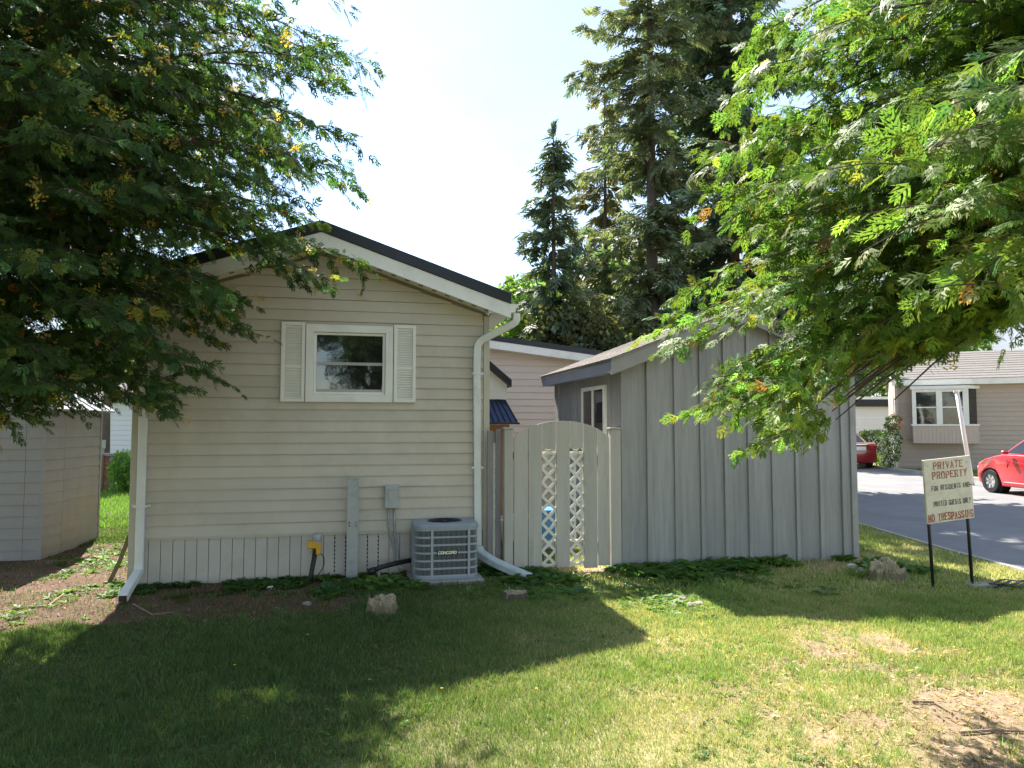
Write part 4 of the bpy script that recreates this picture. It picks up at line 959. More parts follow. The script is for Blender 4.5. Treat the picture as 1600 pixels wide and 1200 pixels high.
def spruce(x, y, H, r0, label, col, seed, zlo=.8, whorl=.42, nb=7, sz=.42, droop=.25, thin=1., top=1., group=None, name='spruce_tree', pw=.85):
    R = np.random.RandomState(seed); t = thing(name, (x, y, 0), 0, label, 'tree', group); lb = Limbs()
    lb.add(np.c_[np.zeros((8,2)), np.linspace(-.2, H, 8)], .010*H+.03, .012, 8)
    pos, ax, nr, sc = [], [], [], []; z = zlo
    while z < H-.15:
        L_ = r0*((H-z)/(H-zlo))**pw+.12
        for k in range(nb):
            az = R.rand()*2*np.pi; l = L_*R.uniform(.6,1.12)*(1 if R.rand() < thin else .35); d = np.array([np.cos(az), np.sin(az), 0]); sd = np.array([-d[1], d[0], 0])
            zz = z+R.uniform(-.5,.5)*whorl; n = 8; s = np.linspace(0,1,n); p = d*(l*s)[:,None]; p[:,2] = zz + l*(-droop*s*1.1+droop*.75*s*s)
            lb.add(p, .008+.007*l, .004, 4); m = max(4, int(l/(sz*.13)))
            for j in range(m):
                f = (j+R.rand())/m; f = .04+.96*f; q = np.array([np.interp(f, s, p[:,c]) for c in range(3)]); sg = R.choice([-1,1])
                a = norm(d*R.uniform(.3,1.) + sd*sg*R.uniform(.0,1.0) + np.array([0,0,R.uniform(-.75,.12)]))
                pos.append(q); ax.append(a); nr.append(np.array([0,0,1.])+R.normal(0,.5,3)); sc.append(sz*R.uniform(.55,1.1)*(1.1-.3*f))
        z += whorl*R.uniform(.8,1.2)
    for k in range(8): pos.append([0,0,H-.04*k]); ax.append([R.normal(0,.25),R.normal(0,.25),1]); nr.append(R.normal(0,1,3)); sc.append(sz*.6)
    N = len(pos); Vv, Tt, Cc = scatter(SPRUCE_T, pos, ax, nr, sc, vary(col, N, .25, .08))
    tag(link('crown', raw_mesh('crown', Vv, Tt, Cc, [needle_m]), t), kind='stuff'); link('trunk', lb.mesh('trunk', bark_m), t)
    print(label, N, len(Tt)); return t
def leafy(x, y, H, rx, label, col, seed, zlo=1.5, n=3500, sz=.30, name='leafy_tree', lobes=14, flat=.8, group=None):
    R = np.random.RandomState(seed); t = thing(name, (x, y, 0), 0, label, 'tree', group); lb = Limbs()
    zc = (zlo+H)/2; rz = (H-zlo)/2
    lb.add(np.c_[np.zeros((6,2)), np.linspace(-.2, zc+rz*.5, 6)], .03*H*.6+.03, .03, 8)
    u = norm(R.normal(0,1,(lobes,3))); cen = np.array([0,0,zc])+u*np.array([rx,rx,rz])*R.uniform(.35,.75,(lobes,1)); rad = R.uniform(.28,.48,lobes)*rx
    for c, r in zip(cen, rad):
        s = np.linspace(0,1,6)[:,None]; p0 = np.array([0,0,max(zlo*.8, c[2]-rx*.8)]); p = p0*(1-s)+c*s; p[:,2] += .12*rx*np.sin(np.pi*s[:,0]); lb.add(p, .035, .01, 5)
    w = rad**2/np.sum(rad**2); pick = R.choice(lobes, n, p=w); dv = norm(R.normal(0,1,(n,3))); rr_ = rad[pick]*R.uniform(.45,1.08,n)
    pos = cen[pick]+dv*rr_[:,None]*np.array([1,1,flat]); ax = norm(dv+R.normal(0,.7,(n,3))+np.array([0,0,-.3])); 
    Vv, Tt, Cc = scatter(LEAF_T, pos, ax, dv+R.normal(0,.6,(n,3)), sz*R.uniform(.6,1.2,n), vary(col, n, .25, .12))
    tag(link('crown', raw_mesh('crown', Vv, Tt, Cc, [leaf2_m]), t), kind='stuff'); link('trunk', lb.mesh('trunk', bark_m), t); return t
def pxat(x, Yd): return (x-800)/FPX*Yd
# conifers behind the shed
spruce(pxat(1150,19), 19, 21.0, 3.7, 'tall dense dark green spruce behind the grey shed', (.11,.165,.10), 51, whorl=.50, nb=9, sz=.72, droop=.30, pw=.7, zlo=3.2)
spruce(pxat(1022,17.5), 17.5, 17.0, 3.0, 'tall thin grey green spruce beside the dense dark spruce', (.17,.205,.115), 52, whorl=.55, nb=8, sz=.52, droop=.20, thin=.5, pw=.5)
spruce(pxat(948,21), 21, 11.5, 2.6, 'wispy brownish green conifer between the narrow and the thin spruce', (.17,.17,.09), 61, whorl=.6, nb=6, sz=.55, droop=.12, thin=.5, pw=.45)
spruce(pxat(866,16.5), 16.5, 8.7, 1.9, 'narrow young spruce standing alone against the white sky', (.10,.14,.085), 53, whorl=.40, nb=8, sz=.48, droop=.14, thin=.55)
spruce(pxat(1060,15), 15, 4.3, 1.5, 'short blue green spruce just behind the shed roof', (.065,.115,.075), 54, zlo=.3, whorl=.3, nb=9, sz=.36, droop=.18)
spruce(pxat(1240,31), 31, 14.5, 2.0, 'dark spruce half hidden behind the bright cedar', (.07,.11,.06), 58, zlo=4.5, whorl=.45, nb=8, sz=.52, droop=.25)
leafy(pxat(930,16), 16, 4.9, 1.6, 'brownish green juniper rising behind the pink addition', (.105,.115,.05), 55, zlo=.4, n=5200, sz=.24, name='juniper_tree', lobes=22)
leafy(pxat(845,21), 21, 6.6, 1.9, 'light green leafy tree behind the narrow spruce', (.16,.26,.055), 56, zlo=1.0, n=4500, sz=.30, lobes=18)
leafy(pxat(895,19), 19, 5.6, 1.5, 'bright leafy sapling crown between the narrow spruce and the juniper', (.18,.29,.06), 60, zlo=1.0, n=3500, sz=.26, lobes=16)
leafy(pxat(950,24), 24, 8.0, 2.8, 'broad yellow green leafy tree beyond the juniper', (.14,.22,.05), 57, zlo=1.0, n=4500, sz=.38, lobes=18)
leafy(pxat(805,27), 27, 7.2, 1.7, 'pale green leafy tree peeping above the black roof edge', (.17,.28,.07), 59, zlo=1.5, n=3000, sz=.34, lobes=14)
# far belt of trees that closes the view, seen in gaps
for i, (x, y, h, r, lab) in enumerate(((-30,52,9,4.5,'round distant tree beyond the white trailer'),(34,60,11,5,'round distant tree behind the white garage'),(24,56,12,5,'taller distant tree rising over the tan house'),(44,52,10,5,'broad distant tree at the far end of the road'),(12,62,10,5,'distant tree seen beyond the spruces'))):
    leafy(x, y, h, r, lab, (.09,.15,.04), 70+i, zlo=1.2, n=1500, sz=1.0, lobes=16)
# trees across the lawn behind the viewer: the gable window mirrors them
leafy(-6.5, -11, 9.5, 3.6, 'broad leafy tree standing across the lawn facing the gable window', (.07,.12,.035), 81, zlo=2.0, n=2200, sz=.58, lobes=18)
leafy(4.0, -14, 11, 4.0, 'tall leafy tree across the lawn facing the gate', (.08,.13,.035), 82, zlo=2.2, n=2200, sz=.6, lobes=18)
spruce(-1.8, -13, 12, 2.6, 'dark spruce across the lawn between two leafy trees', (.045,.075,.045), 83, whorl=.6, nb=7, sz=.7)
leafy(-13, -10, 9, 3.8, 'wide leafy tree across the lawn facing the metal shed', (.07,.12,.035), 84, zlo=1.6, n=2000, sz=.6, lobes=18)
# ================================================================== far buildings
tan_m = M('tan_siding', (.44,.37,.32), .6, .05, 2, objvar=.02)
tan2_m = M('tan_panel', (.50,.42,.36), .6, .05, 2)
pale_wall_m = M('white_wall', (.72,.73,.74), .6, .05, 1.5)
fshingle_m = M('far_shingle', (.17,.155,.145), .9, .25, 12, .3, 40, objvar=.08)
def house_box(name, label, loc, rz, w, d, hw, sl, wm, exposure, nb_boards, ov=.3, ox=.1):
    """a house with its long eave towards the viewer; local x along the front, y away"""
    t = thing(name, loc, rz, label, 'house')
    MB().box(.02, w-.02, .03, d, -.1, hw).build('core', core_m, t)
    wl = MB().box(0, w, .0, .029, -.05, .12).build('wall', wm, t); z = .12; k = 0
    while z < hw-.02 and k < nb_boards:
        zt = min(z+exposure, hw); MB().add([(0,-.02,z),(w,-.02,z),(w,.029,z),(0,.029,z),(0,-.002,zt-.001),(w,-.002,zt-.001),(w,.029,zt-.001),(0,.029,zt-.001)], [(0,3,2,1),(4,5,6,7),(0,1,5,4),(1,2,6,5),(2,3,7,6),(3,0,4,7)]).build('siding_board', wm, wl); z += exposure; k += 1
    for x0, x1 in ((-.012,.0195),(w-.0195,w+.012)): MB().box(x0, x1, -.024, d, -.05, hw).build('end_wall', wm, t)
    rz_ = lambda y: hw+.12+sl*(d/2+ov-abs(y-d/2))
    for s in (-1, 1):
        y0 = d/2+s*(d/2+ov); q = [(y0,rz_(y0)),(d/2,rz_(d/2)),(d/2,rz_(d/2)-.06),(y0,rz_(y0)-.06)]
        r_ = MB().prism_x(q, -ox, w+ox).build('roof', fshingle_m, t)
        if s < 0:
            nC = 12; L_ = d/2+ov
            for i in range(nC):
                a, b = y0+i*L_/nC, y0+(i+1)*L_/nC; MB().hexa([(-ox,a,rz_(a)+.001),(w+ox,a,rz_(a)+.001),(w+ox,b,rz_(b)+.001),(-ox,b,rz_(b)+.001),(-ox,a,rz_(a)+.02),(w+ox,a,rz_(a)+.02),(w+ox,b,rz_(b)+.006),(-ox,b,rz_(b)+.006)]).build('shingle_course', fshingle_m, r_)
            MB().box(-ox, w+ox, y0-.02, y0-.001, rz_(y0)-.20, rz_(y0)-.005).build('fascia', white_m, t)
            MB().box(-ox, w+ox, y0+.0, -.025, rz_(y0)-.19, rz_(y0)-.17).build('soffit', white_m, t)
    for x0 in (0, w): MB().prism_x([(0,hw),(d,hw),(d/2,rz_(d/2)-.06)], x0-.01 if x0 else .0, x0 if x0 else .01).build('gable', wm, t)
    return t
HY = 28.0; hx = pxat(1399, HY)
th = house_box('tan_house', 'tan sided house with white bay window across the road', (hx, HY, 0), math.radians(-26), 12, 7, 3.05, .33, tan_m, .16, 40)
th.scale = (1.09, 1.09, 1.09)
# bay window
b0x, b1x, bz0, bz1 = .50, 2.15, .95, 3.0
bay = MB().prism_z([(b0x,-.021),(b0x,-.50),(b1x,-.50),(b1x+.35,-.021)], bz0, 1.55).build('bay_window', tan2_m, th)
MB().prism_z([(b0x+.02,-.021),(b0x+.02,-.44),(b1x-.01,-.44),(b1x+.30,-.021)], 1.551, 2.82).build('bay_core', core_m, bay)
MB().prism_z([(b0x-.04,-.021),(b0x-.04,-.54),(b1x+.02,-.54),(b1x+.41,-.021)], 2.821, 2.93).build('head', white_m, bay)
MB().prism_z([(b0x-.03,-.021),(b0x-.03,-.53),(b1x+.01,-.53),(b1x+.38,-.021)], 1.5505, 1.61).build('sill', white_m, bay)
for xa, xb in ((b0x,b0x+.12),((b0x+b1x)/2-.10,(b0x+b1x)/2+.08),(b1x-.14,b1x+.03)): MB().box(xa, xb, -.50, -.4405, 1.611, 2.82).build('mullion', white_m, bay)
for xa, xb in ((b0x+.121,(b0x+b1x)/2-.101),((b0x+b1x)/2+.081,b1x-.141)):
    MB().box(xa, xb, -.462, -.4405, 1.611, 2.82).build('pane', glass_m, bay); MB().box(xa, xb, -.475, -.4625, 2.17, 2.21).build('sash_bar', white_m, bay)
    MB().box(xa, xb, -.485, -.463, 2.72, 2.8195).build('head_trim', white_m, bay)
qd = [(b1x+.04,-.42),(b1x+.28,-.08),(b1x+.30,-.10),(b1x+.06,-.44)]; MB().prism_z(qd, 1.62, 2.81).build('pane', glass_m, bay)
for k in range(14): x = b0x+.02+k*(b1x-b0x-.04)/14; MB().box(x, x+.10, -.507, -.5005, bz0+.01, 1.54).build('panel_strip', tan2_m, bay)
MB().box(.02,.08,-.07,-.025,.0,3.0).build('downspout', tan2_m, th)
for x0 in (6.0, 9.2):
    w_ = MB().box(x0, x0+1.3, -.05, -.021, 1.3, 2.5).build('window', white_m, th); MB().box(x0+.08, x0+1.22, -.056, -.0505, 1.38, 2.42).build('pane', glass_m, w_); MB().box(x0+.62, x0+.68, -.062, -.0565, 1.38, 2.42).build('mullion', white_m, w_)
wp = at_depth(1495, 612, 20.5); wq = at_depth(1515, 730, 20.5)
pp = thing('leaning_post', (wq[0], 20.5, 0), 0, 'white post leaning behind the private property sign', 'post')
dxp = (wp[0]-wq[0])/(wp[2]-wq[2])
MB().tube([(-dxp*(wq[2]+.2),0,-.2),(dxp*(wp[2]-wq[2]),0,wp[2])], .055, 10).build('shaft', white_m, pp, smooth=True); MB().tube([(dxp*(wp[2]-wq[2])*.998,0,wp[2]-.02),(dxp*(wp[2]+.04-wq[2]),0,wp[2]+.04)], .085, 10).build('cap', white_m, pp)
gb = thing('white_garage', (pxat(1290,40), 40, 0), math.radians(-2), 'plain white garage wall with dark flat roof edge far behind', 'garage')
MB().box(0, 7, 0, 6, -.1, 2.75).build('wall', pale_wall_m, gb); MB().box(-.3, 7.3, -.3, 6.3, 2.751, 3.15).build('roof_edge', roof_m, gb); MB().box(-.3,7.3,-.32,6.3,3.151,3.3).build('roof', white_m, gb)
dr = MB().box(.6, 3.2, -.03, -.001, -.05, 2.2).build('garage_door', white_m, gb)
for k in range(4): MB().box(.7, 3.1, -.045, -.0305, .05+k*.54, .5+k*.54).build('door_panel', pale_wall_m, dr)
# white trailer seen in the gap on the left
tr = house_box('white_trailer', 'white sided trailer home seen through the gap beside the metal shed', (pxat(60,29), 29, 0), .05, 9, 5, 2.75, .25, pale_wall_m, .2, 40)
for x0 in (1.2, 3.9, 6.6):
    w_ = MB().box(x0, x0+1.1, -.05, -.021, 1.2, 2.2).build('window', white_m, tr); MB().box(x0+.08, x0+1.02, -.056, -.0505, 1.28, 2.12).build('pane', glass_m, w_)
gp = ground(163, 765)
pl = thing('brick_planter', (gp[0], gp[1], 0), 0, 'red brick pillar planter with grey post in the gap beyond the metal shed', 'planter')
brick_m = M('red_brick', (.36,.12,.08), .9, .2, 8, .3, 40, objvar=.2)
MB().box(-.22,.20,-.14,.16,-.05,.9).build('core', conc_m, pl)
for r in range(9):
    for x0 in (-.23, -.015):
        MB().box(x0+(.0 if r%2 else .02), x0+.19+(.03 if r%2 else .0), -.165, -.1405, .02+r*.097, .107+r*.097).build('brick', brick_m, pl)
MB().box(-.28,.26,-.2,.22,.9,.96).build('cap_stone', conc_m, pl); MB().box(-.06,.06,-.28,-.17,-.05,1.1).build('post', grey_m, pl); MB().box(-.30,.1,-.32,-.18,1.1,1.32).build('letter_box', galv_m, pl)
leafy(pxat(167,22), 22, 7.0, 1.6, 'slim young tree beyond the gap beside the metal shed', (.10,.17,.045), 91, zlo=3.4, n=2200, sz=.3)
# bushes
def bush(x, y, r, h, label, col, seed, n=900, sz=.14, box=None, name='bush', flowers=None, cat='bush'):
    R = np.random.RandomState(seed); t = thing(name, (x, y, 0), 0, label, cat); lb = Limbs()
    for k in range(7):
        a = R.rand()*6.28; e = np.array([np.cos(a)*r*.55, np.sin(a)*r*.5, h*R.uniform(.55,.85)]) if box is None else np.array([R.uniform(-.8,.8)*box[0], R.uniform(-.6,.6)*box[1], h*.8])
        s0 = np.array([e[0]*.5, e[1]*.5, -.05]); s = np.linspace(0,1,5)[:,None]; lb.add(s0*(1-s)+e*s, .018, .006, 5)
    if box is None:
        d = norm(R.normal(0,1,(n,3))); p = d*R.uniform(.55,1.05,(n,1))*(1+.15*np.sin(d[:,0:1]*5+seed)*np.cos(d[:,1:2]*6)); pos = p*np.array([r,r,h/2])+np.array([0,0,h/2+.03])
    else:
        p = R.uniform(-1,1,(n,3)); k = R.randint(0,3,n); p[np.arange(n),k] = np.sign(p[np.arange(n),k])*R.uniform(.88,1.04,n); pos = p*np.array([box[0],box[1],h/2])+np.array([0,0,h/2+.03]); d = norm(p)
    pos[:,2] = np.maximum(pos[:,2], .03)
    Vv, Tt, Cc = scatter(LEAF_T, pos, norm(d+R.normal(0,.6,(n,3))), d+R.normal(0,.5,(n,3)), sz*R.uniform(.6,1.2,n), vary(col, n, .25, .1))
    tag(link('foliage', raw_mesh('foliage', Vv, Tt, Cc, [leaf2_m]), t), kind='stuff'); link('stems', lb.mesh('stems', bark_m), t)
    if flowers:
        k = flowers[1]; ix = R.choice(n, k); V3, T3, C3 = scatter(LEAF_T, pos[ix]+d[ix]*.05, R.normal(0,1,(k,3)), d[ix]+R.normal(0,.3,(k,3)), np.full(k, flowers[2]), vary(flowers[0], k, .1, .05))
        tag(link('flowers', raw_mesh('flowers', V3, T3, C3, [flower_m]), t), kind='stuff')
    return t
g_ = ground(193, 768); bush(g_[0]+.25, g_[1], .55, 1.0, 'round bright green bush on the lawn behind the home', (.13,.24,.045), 93, 900, .16)
bush(pxat(1384,34), 34, 1, 1.3, 'clipped dark green hedge beside the tan house', (.045,.075,.03), 94, 1500, .2, box=(1.0,.5), name='hedge', cat='hedge')
bush(pxat(1390,27.6), 27.6, .28, 1.9, 'tall climbing rose with white blossoms at the tan house corner', (.11,.18,.05), 95, 420, .15, name='rose_bush', flowers=((.80,.78,.74), 200, .15))
bush(pxat(1386,29), 29.0, .5, .5, 'low light green plants at the foot of the climbing rose', (.16,.26,.06), 96, 350, .16)
fb = thing('flower_basket', (pxat(1396,27.4), 27.4, 1.6), 0, 'hanging basket with pink flowers by the bay window', 'flower basket')
MB().lathe([(.0,.0),(.14,.03),(.19,.16),(.17,.16),(.0,.10)], 10).build('pot', tan2_m, fb); MB().tube([(.0,.0,.15),(.0,.0,1.25)], .008, 5).build('hanger', black_m, fb)
R_ = np.random.RandomState(3); n = 120; d = norm(R_.normal(0,1,(n,3))); V3, T3, C3 = scatter(LEAF_T, d*.2+np.array([0,0,.22]), d, R_.normal(0,1,(n,3)), np.full(n,.14), np.where(R_.rand(n,1) < .25, np.array([[.70,.28,.28]]), np.array([[.12,.2,.05]])))
tag(link('flowers', raw_mesh('flowers', V3, T3, C3, [flower_m]), fb), kind='stuff')

# ================================================================== cars
def car(name, label, loc, rz, paint, spec):
    """front towards +x; parts: body, cabin, windows, lamps, wheels"""
    t = thing(name, loc, rz, label, 'car'); Lh, hw = spec['len']/2, spec['wid']/2; wr, xf, xr = spec['wr'], spec['xf'], spec['xr']
    ra = wr+.055; zb = .19
    def archp(cx): return [(cx+ra*math.cos(a), max(zb, wr+ra*math.sin(a))) for a in np.linspace(-.42, math.pi+.42, 15)]
    low = [(-Lh+.06, zb+.06)]+[p for p in archp(xr)[::-1]]+[p for p in archp(xf)[::-1]]+[(Lh-.10, zb+.05)]
    up = spec['up']                           # bonnet, belt and boot outline from front to rear
    poly = low+up; bd = MB(); n = len(poly); layers = [(-1,.80,.0),(-.93,1,.0),(.93,1,.0),(1,.80,.0)]
    v = []
    for s in (-1, -.95, .95, 1):
        for x, z in poly:
            fr = max(0, (abs(x)-(Lh-.55))/.55); taper = 1-.20*fr**2
            tz = 1-.07*max(0, (z-.55)/.4)-.05*max(0,(.4-z)/.2); shrink = .0 if abs(s) < 1 else 1
            xx = x*(1-.012*shrink); zz = z-(.02*shrink if z > .6 else 0); v.append((xx, s*hw*taper*tz, zz))
    f = [tuple(range(n)), tuple(range(4*n-1, 3*n-1, -1))]
    for l in range(3): f += [(l*n+i, (l+1)*n+i, (l+1)*n+(i+1)%n, l*n+(i+1)%n) for i in range(n)]
    bd.add(v, f); body = bd.build('body', paint, t, bevel=.03, seg=2, smooth=True)
    c = spec['cab']                           # (x_front_base, x_front_top, x_rear_top, x_rear_base, z_base, z_top)
    xa, xb, xc, xd, z0, z1 = c; wb, wt = hw*.915, hw*.70
    def cab(xa, xb, xc, xd, z0, z1, wb, wt):
        return [(xa,-wb*.86,z0),(xa,wb*.86,z0),(xb,wt*.92,z1-.02),(xb,-wt*.92,z1-.02),(xd,-wb*.86,z0),(xd,wb*.86,z0),(xc,wt*.92,z1-.03),(xc,-wt*.92,z1-.03),
                ((xa+xd)/2,-wb,z0),((xa+xd)/2,wb,z0),((xb+xc)/2,wt,z1),((xb+xc)/2,-wt,z1)]
    V_ = cab(xa, xb, xc, xd, z0, z1, wb, wt)
    F_ = [(0,1,2,3),(5,4,7,6),(3,2,10,11),(11,10,6,7),(0,3,11,8),(8,11,7,4),(1,9,10,2),(9,5,6,10),(0,8,9,1),(8,4,5,9)]
    cb = MB().add(V_, F_).build('cabin', paint, t, bevel=.045, seg=2, smooth=True)
    # windows: inset quads standing a few millimetres proud
    P = [Vector(p) for p in V_]
    def pane(nm, q, ins, out=.006, split=None):
        c_ = sum(q, Vector())/4; nrm = (q[1]-q[0]).cross(q[3]-q[0]).normalized()
        if nrm.dot(c_-Vector((0,0,z0+.1))) < 0: nrm = -nrm
        r_ = [c_+(p-c_)*ins for p in q]; a_ = [p+nrm*out for p in r_]; b_ = [p-nrm*.01 for p in r_]; MB().hexa([*b_, *a_]).build(nm, glass_m, cb)
    pane('windscreen', [P[0],P[1],P[2],P[3]], .86); pane('rear_window', [P[5],P[4],P[7],P[6]], .84)
    for s_ in ((0,8,11,3),(8,4,7,11),(1,9,10,2),(9,5,6,10)): pane('side_window', [P[i] for i in s_], .82)
    for sy in (-1, 1):
        for cx in (xf, xr):
            w = link('wheel', MB().lathe([(wr*.62,-.02),(wr*.95,-.02),(wr,.015),(wr,.145),(wr*.95,.18),(wr*.62,.18),(wr*.62,-.02)], 28, axis='y', cap=False).mesh('wheel', rubber_m, False), t, (cx, sy*(hw-.165) if sy > 0 else -hw+.165, wr), (0,0,0 if sy < 0 else math.pi))
            w.location.y = sy*(hw-.02); w.rotation_euler = (0,0,math.pi if sy > 0 else 0)
            MB().lathe([(.0,.03),(wr*.30,.02),(wr*.60,.02),(wr*.64,.0),(wr*.64,.1),(.0,.1)], 24, axis='y').build('rim', spec['rim'], w)
            for k in range(7):
                a = k*2*math.pi/7; c_, s_ = math.cos(a), math.sin(a); R = lambda p, q: (p*c_-q*s_, p*s_+q*c_); h_ = [(wr*.25,-.018),(wr*.58,-.03),(wr*.58,.03),(wr*.25,.018)]
                pts = [R(*p) for p in h_]; MB().hexa([(x,.019,z) for x,z in pts]+[(x,-.004,z) for x,z in pts]).build('spoke', spec['rim'], w)
            well = MB().lathe([(.0,.0),(ra-.01,.0),(ra-.01,.22),(.0,.22)], 20, axis='y').build('wheel_well', black_m, body, loc=(cx, -hw+.10 if sy < 0 else hw-.32, wr))
        MB().box(-.05,.06,-.075,.075,-.045,.05).build('mirror', spec['mir'], t, bevel=.025, loc=(xa-.42, sy*(hw+.055), z0+.07))
        MB().box(-.09,.09,-.012,.012,-.015,.015).build('door_handle', paint, body, bevel=.006, loc=(spec['hx'], sy*(hw*.985), z0-.14))
        hd = MB().hexa([(-.20,-.10,-.06),(.02,-.16,-.06),(.08,.06,-.06),(-.1,.08,-.06),(-.30,-.10,.07),(-.08,-.14,.07),(-.03,.06,.07),(-.2,.08,.07)] if sy < 0 else [(-.1,-.08,-.06),(.08,-.06,-.06),(.02,.16,-.06),(-.20,.10,-.06),(-.2,-.08,.07),(-.03,-.06,.07),(-.08,.14,.07),(-.30,.10,.07)])
        hd.build('headlight', lampw_m, t, bevel=.02, loc=(Lh-.07, sy*(hw*.66), .66))
        MB().box(-.06,.045,-.17,.17,-.075,.085).build('taillight', lampr_m, t, bevel=.025, loc=(-Lh+.055, sy*(hw*.62), spec['tz']))
        # seams of the doors
        for xs in spec['seams']: MB().box(xs-.004, xs+.004, sy*hw*.975-.004, sy*hw*.975+.004, .34, z0-.10).build('door_seam', black_m, body)
        MB().box(-.75,.75,-.02,.02,-.04,.04).build('sill', paint, body, bevel=.01, loc=((xf+xr)/2, sy*(hw*.985), .27))
    MB().box(-.015,.015,-.26,.26,-.075,.075).build('number_plate', white_m, t, loc=(-Lh+.015, 0, spec['pz']))
    MB().box(-.02,.02,-.42,.42,-.022,.022).build('chrome_strip', chrome_m, t, bevel=.005, loc=(-Lh+.02, 0, spec['pz']+.16))
    MB().box(-.02,.02,-.5,.5,-.07,.05).build('grille', black_m, t, loc=(Lh-.045, 0, .42))
    return t
lampw_m = M('headlamp', (.75,.77,.80), .12, .05, 5, spec=.8); lampr_m = M('tail_lamp', (.45,.02,.02), .15, .1, 8, spec=.7); chrome_m = M('chrome', (.75,.75,.76), .12, .03, metal=1.)
red_paint = M('bright_red_paint', (.62,.018,.035), .28, .03, 2, spec=.5, coat=.7); dark_red = M('dark_red_paint', (.30,.012,.022), .28, .03, 2, spec=.5, coat=.7)
rim_m = M('silver_rim', (.62,.62,.63), .35, .05, metal=.6)
hatch = dict(len=3.75, wid=1.69, wr=.29, xf=1.20, xr=-1.26, rim=rim_m, mir=red_paint, hx=-.35, tz=.88, pz=.72, seams=(.62,-.55),
   up=[(1.87,.42),(1.86,.62),(1.78,.73),(1.45,.84),(1.10,.93),(.85,.98),(-1.55,1.00),(-1.78,.92),(-1.86,.70),(-1.87,.45)], cab=(1.00,.15,-1.35,-1.76,.96,1.52))
sedan = dict(len=4.55, wid=1.78, wr=.31, xf=1.42, xr=-1.32, rim=rim_m, mir=dark_red, hx=-.25, tz=.86, pz=.80, seams=(.85,-.25,-1.15),
   up=[(2.26,.42),(2.25,.62),(2.15,.74),(1.70,.84),(1.20,.92),(.95,.95),(-1.50,1.00),(-2.02,1.03),(-2.22,.98),(-2.26,.72),(-2.26,.42)], cab=(1.08,.25,-.95,-1.68,.94,1.44))
th_ = math.radians(-86); wheel = ground(1553, 770)
hd_ = np.array([-math.cos(th_), -math.sin(th_)]); nl_ = np.array([math.sin(th_), -math.cos(th_)])   # heading, side facing the viewer
cc_ = wheel[:2] - hd_*hatch['xf'] - nl_*(hatch['wid']/2-.1)
car('red_hatchback', 'bright red hatchback parked on the sunlit road', (cc_[0], cc_[1], .006), math.atan2(hd_[1], hd_[0]), red_paint, hatch)
g2 = ground(1352, 734)
car('dark_red_sedan', 'dark red sedan parked with its rear facing the lawn', (13.55, 30.4, .006), math.radians(91), dark_red, sedan)

# ================================================================== lawn, weeds, litter on the soil
def blade_mesh(x, y, h, w, lean, col, name, mat):
    n = len(x); z = gz(x, y); a = RS.rand(n)*2*np.pi; la = RS.rand(n)*2*np.pi
    dx, dy = np.cos(a)*w/2, np.sin(a)*w/2; lx, ly = np.cos(la)*lean*h, np.sin(la)*lean*h
    V = np.empty((n,3,3)); V[:,0] = np.c_[x-dx, y-dy, z-.004]; V[:,1] = np.c_[x+dx, y+dy, z-.004]; V[:,2] = np.c_[x+lx, y+ly, z+h*(1-.3*lean)]
    return raw_mesh(name, V.reshape(-1,3), np.arange(n*3).reshape(-1,3), np.repeat(col, 3, 0), [mat])
def free(x, y):
    ok = ~in_box(x, y, P0, -.02, W+.02, -.03, DEPTH) & ~in_box(x, y, SP, -.02, SW+.02, -.02, SD) & ~in_box(x, y, LP, -LW_, .02, -.02, LD_) & ~in_box(x, y, to_world(AU,AV,0), -.40, .40, -.33, .33)
    return ok & (x < road_edge(y)-.08)
def sample(n, x0, x1, y0, y1): return RS.uniform(x0, x1, n), RS.uniform(y0, y1, n)
def lawn(n, x0, x1, y0, y1, hs, ws, name, label):
    x, y = sample(n, x0, x1, y0, y1)
    # keep to the wedge that can be seen, with a margin
    so = soil_amount(x, y); patch = vnoise(x, y, 1.6, 12, 3); fine = vnoise(x, y, 6., 13, 2)
    k = free(x, y) & (np.abs(x) < y*.80+1.2) & (RS.rand(n) < (1-.93*so)*np.clip(.45+1.0*fine, 0, 1))
    x, y, so, patch, fine = x[k], y[k], so[k], patch[k], fine[k]; m = len(x)
    fy = np.clip(y/4.5, .75, 1.7); h = hs*(.4+.9*RS.rand(m))*(.45+1.1*patch)*(.6+.9*vnoise(x, y, 9., 15, 2)); w = ws*fy*(.7+.6*RS.rand(m)); lean = .15+.6*RS.rand(m)
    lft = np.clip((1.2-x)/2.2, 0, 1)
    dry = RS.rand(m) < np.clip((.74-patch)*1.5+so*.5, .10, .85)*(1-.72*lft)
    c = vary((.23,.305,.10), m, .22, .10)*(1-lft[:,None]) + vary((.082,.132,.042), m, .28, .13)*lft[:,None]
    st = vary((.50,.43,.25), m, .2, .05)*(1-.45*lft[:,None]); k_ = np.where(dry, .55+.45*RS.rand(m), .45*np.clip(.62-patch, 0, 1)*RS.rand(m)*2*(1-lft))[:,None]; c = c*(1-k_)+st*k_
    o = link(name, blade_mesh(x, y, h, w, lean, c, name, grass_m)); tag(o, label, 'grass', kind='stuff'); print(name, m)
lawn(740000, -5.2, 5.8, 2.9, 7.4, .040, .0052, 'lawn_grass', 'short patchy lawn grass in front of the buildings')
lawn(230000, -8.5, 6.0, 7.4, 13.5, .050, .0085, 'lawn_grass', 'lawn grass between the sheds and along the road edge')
x, y = sample(60000, -13.5, -3.5, 12.0, 25.0); k = free(x, y); x, y = x[k], y[k]
